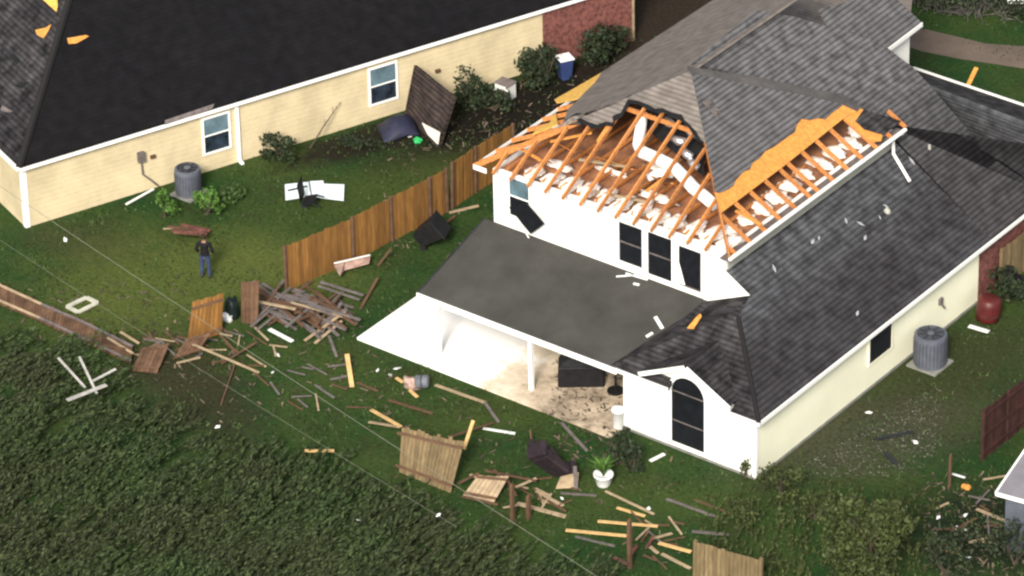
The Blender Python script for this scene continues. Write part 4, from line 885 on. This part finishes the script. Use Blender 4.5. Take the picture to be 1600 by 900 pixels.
# gravel strip and the far driveway
M_GRAVEL = mat('grey_brown_gravel', (0.085, 0.08, 0.068), .95, .5, 3, .8, col2=(0.025, 0.025, 0.015), bscale=14, detail=10)
nvs, nfs = [], []
for i in range(1400):
    px, py = rnd.uniform(1240, 1470), rnd.uniform(600, 745)
    if py < 742-(px-1230)*.62 or py > 775-(px-1400)*1.1*(px > 1400): continue
    p = at(px, py, .01); s_ = rnd.uniform(.015, .05); n0 = len(nvs); nvs += [p+Vector((math.cos(k*2.1+i)*s_, math.sin(k*2.1+i)*s_, 0)) for k in range(3)]+[p+V(0, 0, s_*.9)]; nfs += [(n0, n0+1, n0+3), (n0+1, n0+2, n0+3), (n0+2, n0, n0+3)]
mb = MB(); mb.v, mb.f = nvs, nfs; mb.build('rubble', mat('gravel_stones', (.10, .095, .08), .9, .3, 3, island=.6))['kind'] = 'stuff'
M_DRIVE = mat('brown_driveway', (0.125, 0.095, 0.075), .95, .2, .6, .2); q = MB(); pts = [at(px, py, .006) for px, py in ((1380, 22), (1440, 44), (1540, 68), (1680, 78), (1680, 118), (1600, 107), (1500, 92), (1440, 80), (1380, 60))]
q.add(pts, [tuple(range(len(pts)))]); q.build('driveway', M_DRIVE)['kind'] = 'structure'
for k, (a, b, c, d) in enumerate(((1430, -10, 1480, 12), (1480, -4, 1530, 20), (1540, 0, 1590, 18), (1585, -4, 1640, 24))):
    p = at((a+c)/2, (b+d)/2+6); root = empty('bare_bush', p, 'tangled grey bush of bare twigs beyond the far driveway', 'bush', 'bare bushes beyond the driveway'); mb = MB()
    for i in range(90):
        dd = rdir(.3); o = p+V(rnd.uniform(-.9, .9), rnd.uniform(-.6, .6), .05); mb.tube([o, o+dd*.4+V(0, 0, .3), o+dd*1.0+V(0, 0, rnd.uniform(.1, .7))], [.03, .02, .01], 4)
    mb.build('branch', M_GREYTWIG, root); leaves(MB(), p+V(0, 0, .5), (1.6, 1.2, .7), 900, .16).build('foliage', M_LF_DARK, root)
p = at(1590, 2); wsc = MB().obox(at(1574, 6, .6), RT*.6, V(0, .4, .0), V(0, 0, .2)).build('scrap', M_WHITEP); tag(wsc, 'white scrap caught on the bushes beyond the driveway', 'scrap')

# ================================================================== things in the yards
def cooler(px, py, rad, h, label):
    p = at(px, py); root = empty('cooling_unit', p, label, 'air conditioner')
    MB().box(p.x-rad*1.02, p.x+rad*1.02, p.y-rad*1.02, p.y+rad*1.02, 0, .07).build('base_pad', M_FOUND, root)
    mb = MB().lathe(p, [(rad*.97, .075), (rad, .12), (rad, h-.1), (rad*.98, h-.02), (rad*.8, h), (rad*.78, h-.05)], 28)
    body = mb.build('cabinet', M_ACGREY, root)
    lv = MB()
    for i in range(28):
        a = i*2*math.pi/28+.11; d = Vector((math.cos(a), math.sin(a), 0)); lv.bar(p+d*(rad+.004)+V(0, 0, .16), p+d*(rad+.004)+V(0, 0, h-.16), .03, .012, d)
    lv.build('louvre', mat('dull_grey_fin', (.06, .066, .08), .6, .2, 3), body)
    MB().lathe(p+V(0, 0, h-.12), [(rad*.77, 0), (rad*.77, .03)], 28).build('fan_well', M_DARKMETAL, root)
    gm = MB()
    for i in range(5): gm.tube([p+Vector((math.cos(t*math.pi/10)*rad*.78*(i+1)/5, math.sin(t*math.pi/10)*rad*.78*(i+1)/5, h+.015)) for t in range(21)], .012, 4)
    for i in range(8): a = i*math.pi/4; gm.bar(p+V(0, 0, h+.012), p+Vector((math.cos(a)*rad*.8, math.sin(a)*rad*.8, h+.012)), .025, .015)
    gm.build('grille', M_DARKMETAL, root); MB().lathe(p+V(0, 0, h), [(.13, 0), (.13, .03), (.05, .05)], 14).build('motor_cap', M_ACGREY, root)
cooler(1453, 569, .575, 1.25, 'round slate grey cooling unit beside the yellowish side wall of the white house')
cooler(295, 303, .48, 1.1, 'round slate grey cooling unit between bright shrubs at the cream house')
# utility cabinet, bins
p = at(790, 152); uc = empty('utility_cabinet', p, 'small beige utility cabinet among dark shrubs by the cream wall', 'cabinet')
MB().box(p.x-.32, p.x+.32, p.y-.25, p.y+.25, 0, .62).build('body', M_TRIM, uc, bevel=.02); MB().box(p.x-.35, p.x+.35, p.y-.28, p.y+.28, .622, .68).build('lid', M_GREYW, uc, bevel=.015); MB().box(p.x-.2, p.x+.2, p.y-.262, p.y-.252, .2, .45).build('vent', M_GREYW, uc)
M_BLUE = mat('blue_plastic', (0.03, 0.05, 0.14), .5, .2, 3)
def bin_(name, p, hd, tall, wid, m, ml, label, tilt=0, cat='bin', roll=0):
    root = empty(name, p, label, cat); s = MB(); a, b = Vector((math.cos(hd), math.sin(hd), 0)), Vector((-math.sin(hd), math.cos(hd), 0)); up = (Vector((0, 0, 1))*math.cos(tilt)+a*math.sin(tilt)); a2 = a*math.cos(tilt)-Vector((0, 0, 1))*math.sin(tilt); p = p+V(0, 0, wid*.5*math.sin(tilt))
    lo = [p+a2*sx*wid*.36+b*sy*wid*.38 for sx, sy in ((-1, -1), (1, -1), (1, 1), (-1, 1))]; hi = [p+up*tall+a2*sx*wid*.5+b*sy*wid*.48 for sx, sy in ((-1, -1), (1, -1), (1, 1), (-1, 1))]
    s.hexa(lo, hi).build('body', m, root, bevel=.03)
    l = [p+up*(tall+.005)+a2*sx*wid*.54+b*sy*wid*.52 for sx, sy in ((-1, -1), (1, -1), (1, 1), (-1, 1))]; MB().hexa(l, [q+up*.07 for q in l]).build('lid', ml, root, bevel=.02)
    MB().bar(p+up*(tall-.05)+a2*wid*.6-b*wid*.4, p+up*(tall-.05)+a2*wid*.6+b*wid*.4, .04, .04).build('handle', m, root)
    for sy in (-1, 1): MB().lathe(p+a2*wid*.36+b*sy*wid*.42+up*.06, [(.12, -.03), (.13, 0), (.12, .03)], 14, b).build('wheel', M_BLACKP, root)
    return root
bin_('wheeled_bin', at(883, 122), R(60), .85, .55, M_BLUE, M_WHITEP, 'dark blue bin with a white lid against the dark shrubs by the brick wall')
bin_('wheeled_bin', at(656, 383), R(20), 1.0, .8, M_BLACKP, M_BLACKP, 'black wheeled bin knocked against the inner side of the cedar fence', tilt=R(50))
wb = MB().lathe(at(966, 670), [(.15, .0), (.17, .04), (.21, .72), (.235, .73), (.235, .78), (.19, .78), (.18, .6)], 18).build('white_bin', M_WHITEP, None, True); tag(wb, 'slim white bin at the patio corner against the wing wall', 'bin')
MB().lathe(at(966, 670)+V(0, 0, .785), [(.22, 0), (.22, .03), (.1, .06)], 18).build('lid', M_TRIM, wb)
M_RED = mat('dull_red_plastic', (0.085, 0.014, 0.013), .45, .25, 2)
p = at(1542, 500); rb = MB().lathe(p+V(0, 0, .0), [(.3, 0), (.41, .05), (.44, .3), (.44, .6), (.41, .85), (.3, .9)], 20, (.05, .12, 1)).build('red_barrel', M_RED, None, True); tag(rb, 'dull red barrel standing beside the red brick end of the white house', 'barrel')
MB().lathe(p+Vector((.05, .12, 1)).normalized()*.3, [(.452, -.02), (.46, 0), (.452, .02)], 20, (.05, .12, 1)).build('hoop', M_FENCER, rb)
for i, (px, py) in enumerate(((1572, 448), (1590, 462))):
    p = at(px, py); MBq = MB().blob(p+V(0, 0, .35), (.45, .4, .38), 60+i, .3, 1.8).build('rubbish_bag', M_BLACKP, None, True); tag(MBq, 'black rubbish bag by the tan fence near the red barrel', 'bag', 'black bags by the tan fence'); MB().lathe(p+V(0, 0, .66), [(.09, 0), (.03, .08), (.1, .18)], 8).build('knot', M_BLACKP, MBq)
# covered grill under the patio roof
p = at(908, 596, .1); gr_ = empty('covered_grill', p, 'black covered barbecue standing on the stained patio under the roof', 'barbecue')
mb = MB(); a, b = Vector((.8, .6, 0)), Vector((-.6, .8, 0))
lo = [p+a*sx*.8+b*sy*.42 for sx, sy in ((-1, -1), (1, -1), (1, 1), (-1, 1))]; mi = [q*1+V(0, 0, .8) for q in [p+a*sx*.76+b*sy*.4 for sx, sy in ((-1, -1), (1, -1), (1, 1), (-1, 1))]]; tp_ = [p+a*sx*.42+b*sy*.3+V(0, 0, 1.15) for sx, sy in ((-1, -1), (1, -1), (1, 1), (-1, 1))]
mb.hexa(lo, mi); mb.hexa([q+V(0, 0, .002) for q in mi], tp_); mb.build('cover', M_BLACKP, gr_, bevel=.04); MB().bar(p+a*.78+b*-.2+V(0, 0, .7), p+a*.78+b*.2+V(0, 0, .7), .05, .05).build('handle', M_DARKMETAL, gr_)
p = at(962, 612, .1); MBq = MB().lathe(p, [(.28, 0), (.3, .02), (.3, .07), (.05, .1), (.04, .8), (.3, 1.0), (.02, 1.25)], 16).build('folded_parasol', M_BLACKP); tag(MBq, 'dark folded parasol on its stand in the patio shade by the wing wall', 'parasol')
# overturned armchair
M_SOFA = mat('dark_plum_upholstery', (0.022, 0.014, 0.018), .8, .4, 3, .3)
p = at(860, 752); sf = empty('armchair', p, 'overturned dark plum armchair at the end of the collapsed pale panel', 'armchair'); a, b = Vector((.86, .5, 0)), Vector((-.5, .86, 0)); uz = Vector((-.25, .3, .92)).normalized()
def cush(o, ax, ay, az, nm, m=M_SOFA): MB().obox(o-ax/2-ay/2, ax, ay, az).build(nm, m, sf, bevel=.06)
cush(p+V(0, 0, .08), a*1.1, b*.9, uz*.42, 'seat'); cush(p+b*.55+V(0, 0, .2), a*1.15, b*.28, uz*.95, 'backrest'); cush(p-a*.66+V(0, 0, .1), a*.22, b*1.0, uz*.66, 'armrest'); cush(p+a*.66+V(0, 0, .1), a*.22, b*1.0, uz*.66, 'armrest')
MB().lathe(p+a*.1+b*.1+uz*.55, [(.46, 0), (.5, .1), (.4, .24), (.1, .28)], 18, (.5, -.2, .8)).build('cushion', M_SOFA, sf, True)
sf.location = p+V(0, 0, .45); sf.rotation_euler = (R(-62), R(18), R(24))
tag(MB().slab([at(868, 764, .05), at(903, 762, .05), at(904, 738, .5), at(876, 745, .45)], .05).build('plywood_scrap', M_PALE), 'pale plywood scrap propped against the overturned dark armchair', 'plywood'); board(900, 764, 898, 728, .12, G, 'grey board standing against the overturned armchair, towards the flower pot', .02, .8)
# grey drum and insulation
dr = MB().lathe(at(660, 607)+V(0, 0, .28), [(.17, -.24), (.23, -.22), (.23, .17), (.2, .22), (.08, .24)], 18, (.8, .45, .1)).build('drum', mat('grey_drum_paint', (.13, .14, .16), .6, .2, 3), None, True); tag(dr, 'grey drum lying on the lawn near the patio edge', 'drum'); MB().lathe(at(660, 607)+V(0, 0, .28), [(.235, -.02), (.242, 0), (.235, .02)], 18, (.8, .45, .1)).build('hoop', M_DARKMETAL, dr)
ins = MB().blob(at(644, 606)+V(0, 0, .18), (.3, .22, .2), 77, .6, 2.2).build('insulation_clump', mat('pinkish_insulation', (.42, .29, .24), .95, .3, 5, .5), None, True); tag(ins, 'pinkish insulation clump pressed against the grey drum', 'insulation')
jk = MB(); pts = [(522, 414), (540, 407), (560, 405), (579, 399), (577, 410), (556, 416), (538, 421), (531, 430)]; jk.slab([at(x, y, .28+.08*math.sin(i*2)) for i, (x, y) in enumerate(pts)], .05, nrm=(0, 0, 1)); jk = jk.build('torn_sheet', mat('faded_pink_sheet', (.4, .27, .22), .9, .3, 3, .3)); tag(jk, 'crumpled faded pink sheet at the foot of the cedar fence', 'sheet')
MB().bar(at(522, 412, .36), at(578, 399, .4), .06, .03).build('bent_edge', M_WHITEP, jk)
# white sheets, black chair on the neighbour's lawn
for pts, lb in ((((445, 288), (482, 284), (486, 306), (446, 312)), 'white sheet with a grey stripe lying on the neighbouring lawn'), (((484, 283), (505, 282), (506, 287), (538, 288), (537, 313), (488, 307)), 'bluish white sheet lying beside a striped one on the lawn')):
    o = MB().slab([at(x, y, .12) for x, y in pts], .03, nrm=(0, 0, 1)).build('metal_sheet', mat('bluish_white_sheet', (.72, .80, .84), .4, .06, 2)); tag(o, lb, 'sheet')
    if 'stripe' in lb: MB().bar(at(450, 298, .125), at(480, 291, .125), .1, .012).build('stripe', M_GREYW, o)
p = at(492, 328); bc = empty('garden_chair', p, 'black garden chair knocked over below the white sheets', 'chair'); a, b = Vector((.8, .2, .3)).normalized(), Vector((-.3, .8, .2)).normalized(); n = a.cross(b)
MB().obox(p+V(-.4, -.3, .15), a*.55, b*.55, n*.05).build('seat', M_BLACKP, bc, bevel=.015); MB().obox(p+V(-.45, -.25, .2), (a*.2+V(-.3, 0, .35)).normalized()*.7, b*.55, n*.05).build('backrest', M_BLACKP, bc, bevel=.015)
for (i, j) in ((0, 0), (1, 0), (0, 1), (1, 1)): MB().bar(p+V(-.4, -.3, .16)+a*.5*i+b*.5*j, p+V(-.4, -.3, .16)+a*.5*i+b*.5*j-n*.15+a*.25, .04, .04).build('leg', M_DARKMETAL, bc)
# white square frame
fr_ = MB(); c4 = [(105, 480), (135, 466), (152, 474), (122, 489)]
for i in range(4): fr_.bar(at(*c4[i], .04+.003*i), at(*c4[(i+1) % 4], .04+.003*i), .16, .06)
tag(fr_.build('window_frame', mat('dirty_white_frame', (.5, .49, .4), .7, .2, 3)), 'empty white square frame lying on grass by the fallen fence', 'frame')
# red wreckage near the man
for i in range(13):
    x, y = 292+rnd.uniform(-14, 18), 362+rnd.uniform(-8, 8); board(x-rnd.uniform(12, 24), y+rnd.uniform(-5, 5), x+rnd.uniform(12, 22), y+rnd.uniform(-5, 5), .14, M_BRICK if i % 2 else B_, 'dull red board in the small pile behind the standing man', .08+.05*i, .1+.04*i, 'red boards behind the man')
board(255, 358, 296, 357, .06, P_, 'thin pale rail sticking out of the red boards behind the man', .3, .35)
# leaning roof section, blue tarp
ls = MB().slab([at(647, 102, 2.15), at(709, 152, 1.75), at(684, 232, .03), at(632, 178, .03)], .14, tuple(at(709, 152, 1.75)-at(647, 102, 2.15))).build('roof_section', shingle('brown_black_shingle', (.045, .032, .028), (.028, .021, .02), patch=(.08, .065, .06)), None); tag(ls, 'torn brown roof section leaning up against the cream wall', 'roof section')
MB().slab([at(659, 192, .62), at(687, 207, .75), at(684, 226, .2), at(668, 210, .3)], .03).build('white_fascia_scrap', M_CONC, ls)
M_TARP = mat('dark_blue_tarp', (0.02, 0.022, 0.045), .6, .3, 2, .5); tb = MB(); nx, ny = 10, 7
c00, c10, c11, c01 = (588, 200), (645, 176), (656, 214), (600, 226)
for j in range(ny+1):
    for i in range(nx+1):
        u_, v_ = i/nx, j/ny; x = (c00[0]*(1-u_)+c10[0]*u_)*(1-v_)+(c01[0]*(1-u_)+c11[0]*u_)*v_; y = (c00[1]*(1-u_)+c10[1]*u_)*(1-v_)+(c01[1]*(1-u_)+c11[1]*u_)*v_
        p = at(x, y); tb.v.append(p+V(0, 0, .08+.55*max(0, math.sin(u_*3.14)*math.sin(v_*3.14)+.25*mnoise.noise(p*1.7))))
for j in range(ny):
    for i in range(nx): q = j*(nx+1)+i; tb.f.append((q, q+1, q+nx+2, q+nx+1))
tb = tb.build('tarp', M_TARP, None, True); tag(tb, 'dark blue tarp heaped on the ground by the leaning roof section', 'tarp'); sm = tb.modifiers.new('s', 'SOLIDIFY'); sm.thickness = .015
gb_ = MB().blob(at(653, 223)+V(0, 0, .1), (.16, .14, .12), 5, .3).build('green_scrap', mat('bright_green_plastic', (.03, .4, .12), .5, .2, 3)); tag(gb_, 'bright green plastic scrap below the blue tarp', 'scrap')
br_ = MB(); a = nw(nsz(530, 156)[0], .1, 1.25); z0 = at(484, 232, .02); br_.tube([z0, (a+z0)/2+V(0, 0, .05), a], [.03, .025, .012], 5)
for i in range(5): q = z0.lerp(a, .35+.13*i); br_.tube([q, q+rdir(.5)*.3], [.012, .005], 4)
tag(br_.build('bare_branch', M_BARK), 'bare branch leaning on the cream wall between the two windows', 'branch')
# dark bag and white piece between broken panels
bb = MB().blob(at(363, 497)+V(0, 0, .4), (.24, .22, .48), 8, .35, 2).build('dark_bag', mat('dark_green_bag', (.012, .02, .018), .5, .3, 3), None, True); tag(bb, 'dark green bag upright between two broken brown fence pieces', 'bag')
ww = MB().blob(at(362, 496)+V(0, -.25, .12), (.2, .14, .17), 12, .5, 2.5).build('white_cloth', M_WHITEP, None, True); tag(ww, 'white cloth bundled at the foot of the dark green bag', 'cloth')
# yellow decking scrap, small scraps
yd = MB().slab([at(1467, 849, .3), at(1480, 846, .35), at(1501, 856, .2), at(1499, 865, .15), at(1480, 862, .2), at(1468, 859, .25)], .04, nrm=(0, 0, 1)).build('decking_scrap', M_STAKE); tag(yd, 'torn yellow decking piece below the thin grey post, near the small shed', 'decking')
SCR = [(102, 374), (100, 514), (426, 581), (340, 666), (560, 812), (685, 804), (1358, 644), (1466, 808), (1494, 824), (1507, 805), (1506, 827), (610, 585), (590, 578), (1430, 690), (1513, 870), (640, 213), (1013, 795), (878, 778), (434, 554), (620, 575), (760, 255), (775, 140), (1335, 860)]
for (x, y) in SCR:
    p = at(x, y, .03 if y < edge_y(x) else .75); a = rdir(); a.z *= .2; a.normalize(); b = Vector((-a.y, a.x, .2)).normalized(); s_ = rnd.uniform(.08, .18)
    o = MB().slab([p-a*s_, p-b*s_*.5+a*.3*s_, p+a*s_*.9, p+b*s_*.45], .03, nrm=(0, 0, 1)).build('scrap', M_WHITEP); tag(o, 'small white scrap of building debris lying loose', 'scrap', 'small white scraps')
o = MB().blob(at(1510, 765)+V(0, 0, .1), (.17, .12, .1), 91, .3).build('scrap', M_OSB); tag(o, 'orange scrap at the foot of the dark red fence', 'scrap')
RS = [(1270, 378, P_SIDE), (1322, 345, P_SIDE), (1345, 350, P_SIDE), (1384, 322, P_SIDE), (1375, 340, P_SIDE), (1352, 372, P_SIDE), (1280, 372, P_SIDE), (1210, 420, P_SIDE), (1425, 252, P_SIDE), (1340, 490, P_SIDE)]
for (x, y, pl) in RS:
    p = on(x, y, pl)+V(0, 0, .02); a = Vector((rnd.uniform(-1, 1), rnd.uniform(-1, 1), 0)).normalized(); a.z = -a.x*ML; b = Vector((-a.y, a.x, 0)); b.z = -b.x*ML; s_ = rnd.uniform(.08, .2)
    o = MB().slab([p-a*s_, p-b*s_*.35, p+a*s_*.9, p+b*s_*.35], .03, nrm=(ML, 0, 1)).build('scrap', mat('light_grey_scrap', (.38, .39, .40), .8, .3, 3)); tag(o, 'light grey scrap lying on the dark lower roof', 'scrap', 'scraps on the lower roof')
for x0, y0, x1, y1, w_, lb in ((1024, 496, 1035, 514, .12, 'white strip lying steep on the grey patio roof'), (1010, 527, 1020, 521, .1, 'short white strip on the patio roof near the torn shingles'), (963, 433, 1000, 430, .05, 'thin white strip level under the triple windows'), (978, 428, 1012, 438, .06, 'bent white trim strip slanting under the triple windows'), (990, 444, 999, 446, .08, 'tiny white chip below the trim strips on the patio roof')):
    a, b = on(x0, y0, ppl)+V(0, 0, .01), on(x1, y1, ppl)+V(0, 0, .01); tag(MB().bar(a, b, w_, .03, ppl[1] if ppl[1].z > 0 else -ppl[1]).build('trim_strip', M_WHITEP), lb, 'trim strip')
# small grey shed at the edge
p0, p1, p2 = at(1556, 770, 2.25), at(1625, 680, 2.25), at(1660, 799, 2.25); sh = empty('shed', Vector((p0.x, p0.y, 0)), 'small shed with a flat grey roof edged in white at the edge of the picture', 'shed')
d1, d2 = p1-p0, p2-p0; MB().slab([p0, p2, p2+d1+V(0, 0, .3), p1+V(0, 0, .3)], .06, tuple(d2)).build('roof', mat('grey_roof_panel', (.21, .20, .22), .7, .15, 1), sh)
MB().bar(p0+V(0, 0, -.1), p2+V(0, 0, -.1), .06, .12).build('fascia', M_TRIM, sh); MB().bar(p0+V(0, 0, -.08), p1+V(0, 0, .22), .06, .12).build('fascia', M_TRIM, sh)
u1, u2 = d1.normalized(), d2.normalized(); q0 = p0+u1*.25+u2*.25; MB().hexa([Vector((q.x, q.y, 0)) for q in (q0, q0+d2, q0+d2+d1*.8, q0+d1*.8)], [Vector((q.x, q.y, 2.12)) for q in (q0, q0+d2, q0+d2+d1*.8, q0+d1*.8)]).build('wall', M_ACGREY, sh)
# overhead wires
for (a, b, z, rr_, lb) in (((-60, 246), (980, 925), 6.0, .009, 'thin overhead wire crossing the back yards, the upper one'), ((-60, 330), (520, 700), 5.0, .005, 'thin overhead wire sagging lower over the neighbouring lawn')):
    A, B = at(*a, z), at(*b, z); A2, B2 = A-(B-A)*.3, B+(B-A)*.3
    tag(MB().tube([A2.lerp(B2, i/24)-V(0, 0, .25*math.sin(math.pi*i/24)) for i in range(25)], rr_, 5).build('wire', mat('weathered_cable', (.20, .20, .15), .8, .1, 2)), lb, 'wire')

# ================================================================== the man
def skin(pts, edges, rad, name, m, parent=None, root=0, sub=2):
    me = bpy.data.meshes.new(name); me.from_pydata([tuple(p) for p in pts], edges, []); o = bpy.data.objects.new(name, me); COL.objects.link(o)
    sk = o.modifiers.new('skin', 'SKIN'); sk.use_smooth_shade = True; o.modifiers.new('sub', 'SUBSURF').render_levels = sub; o.modifiers['sub'].levels = sub
    for i, r_ in enumerate(rad):
        d = me.skin_vertices[0].data[i]; d.radius = r_ if isinstance(r_, tuple) else (r_, r_); d.use_root = (i == root)
    bpy.context.view_layer.update(); dg = bpy.context.evaluated_depsgraph_get(); me2 = bpy.data.meshes.new_from_object(o.evaluated_get(dg)); o.modifiers.clear(); o.data = me2; me2.name = name
    me2.materials.clear(); me2.materials.append(m)
    if parent: o.parent = parent
    return o
M_SKIN = mat('skin', (.26, .15, .105), .6, .08, 5); M_SHIRT = mat('black_shirt', (.008, .008, .009), .9, .3, 4); M_JEANS = mat('blue_jeans', (.035, .05, .11), .9, .25, 6); M_HAIR = mat('dark_brown_hair', (.03, .017, .011), .9, .3, 8); M_SHOE = mat('dark_shoes', (.02, .02, .022), .7, .2, 5)
HT = 1.76
pv = [(0, 0, .97), (0, 0, 1.15), (0, .0, 1.33), (0, 0, 1.44), (0, .0, 1.52), (0, -.015, 1.60), (0, -.02, 1.70)]; pr_ = [(.15, .11), (.14, .10), (.165, .11), (.12, .085), .055, (.075, .09), (.07, .085)]; pe = [(0, 1), (1, 2), (2, 3), (3, 4), (4, 5), (5, 6)]; pr_[0] = (.125, .09); pr_[1] = (.12, .085); pr_[2] = (.14, .09)
def chain(start, pts, rads):
    pr0 = start
    for q, r_ in zip(pts, rads): pv.append(q); pr_.append(r_); pe.append((pr0, len(pv)-1)); pr0 = len(pv)-1
    return pr0
for s in (-1, 1):
    chain(0, [(s*.10, 0, .88), (s*.125, -.02, .50), (s*.14, .015, .10), (s*.145, -.11, .045)], [.09, .062, .043, (.042, .035)])
    h_ = chain(3, [(s*.20, 0, 1.42), (s*.30, .03, 1.16), (s*.235, -.13, .98), (s*.20, -.17, .955)], [.062, .048, .034, (.038, .02)])
    for k in range(4): chain(h_, [(s*(.175-.004*k), -.185+.02*k, .945-.012*k), (s*(.145-.004*k), -.185+.022*k, .925-.014*k)], [.0095, .0085])
    chain(h_-1, [(s*.215, -.165, .995), (s*.19, -.19, 1.0)], [.011, .009])
man_at = at(322, 434)
man = skin(pv, pe, pr_, 'person', M_SKIN); man.location = man_at; man.rotation_euler = (0, 0, R(205)); tag(man, 'man in black shirt and blue jeans standing on the lawn, hands on hips', 'person')
skin([(0, 0, .80), (0, 0, 1.10), (0, 0, 1.33), (0, 0, 1.44), (-.20, 0, 1.425), (-.30, .03, 1.16), (.20, 0, 1.425), (.30, .03, 1.16), (-.25, -.11, 1.01), (.25, -.11, 1.01)], [(0, 1), (1, 2), (2, 3), (3, 4), (4, 5), (3, 6), (6, 7), (5, 8), (7, 9)], [(.18, .14), (.165, .125), (.185, .13), (.13, .10), .082, .066, .082, .066, .055, .055], 'shirt', M_SHIRT, man)
skin([(0, 0, 1.10), (-.10, 0, .86), (-.125, -.02, .5), (-.14, .012, .09), (.10, 0, .86), (.125, -.02, .5), (.14, .012, .09)], [(0, 1), (1, 2), (2, 3), (0, 4), (4, 5), (5, 6)], [(.165, .125), .105, .078, .062, .105, .078, .062], 'jeans', M_JEANS, man)
for s in (-1, 1): MB().blob((s*.143, -.055, .05), (.052, .14, .05), 1, .05).build('shoe', M_SHOE, None, True).parent = man
def local(o): o.parent = man; return o
hd = MB().blob((0, .02, 1.705), (.102, .108, .11), 3, .08, 3).build('hair', M_HAIR, None, True); local(hd)
for s in (-1, 1):
    local(MB().blob((s*.028, -.108, 1.668), (.011, .008, .009), 2, 0, n=(8, 6)).build('eye', M_BLACKP, None, True)); local(MB().blob((s*.083, 0, 1.65), (.012, .024, .032), 4, .1, n=(8, 6)).build('ear', M_SKIN, None, True))
local(MB().blob((0, -.118, 1.64), (.013, .018, .022), 2, 0, n=(8, 6)).build('nose', M_SKIN, None, True)); local(MB().blob((0, -.106, 1.603), (.024, .006, .006), 2, 0, n=(8, 6)).build('mouth', M_RED, None, True))
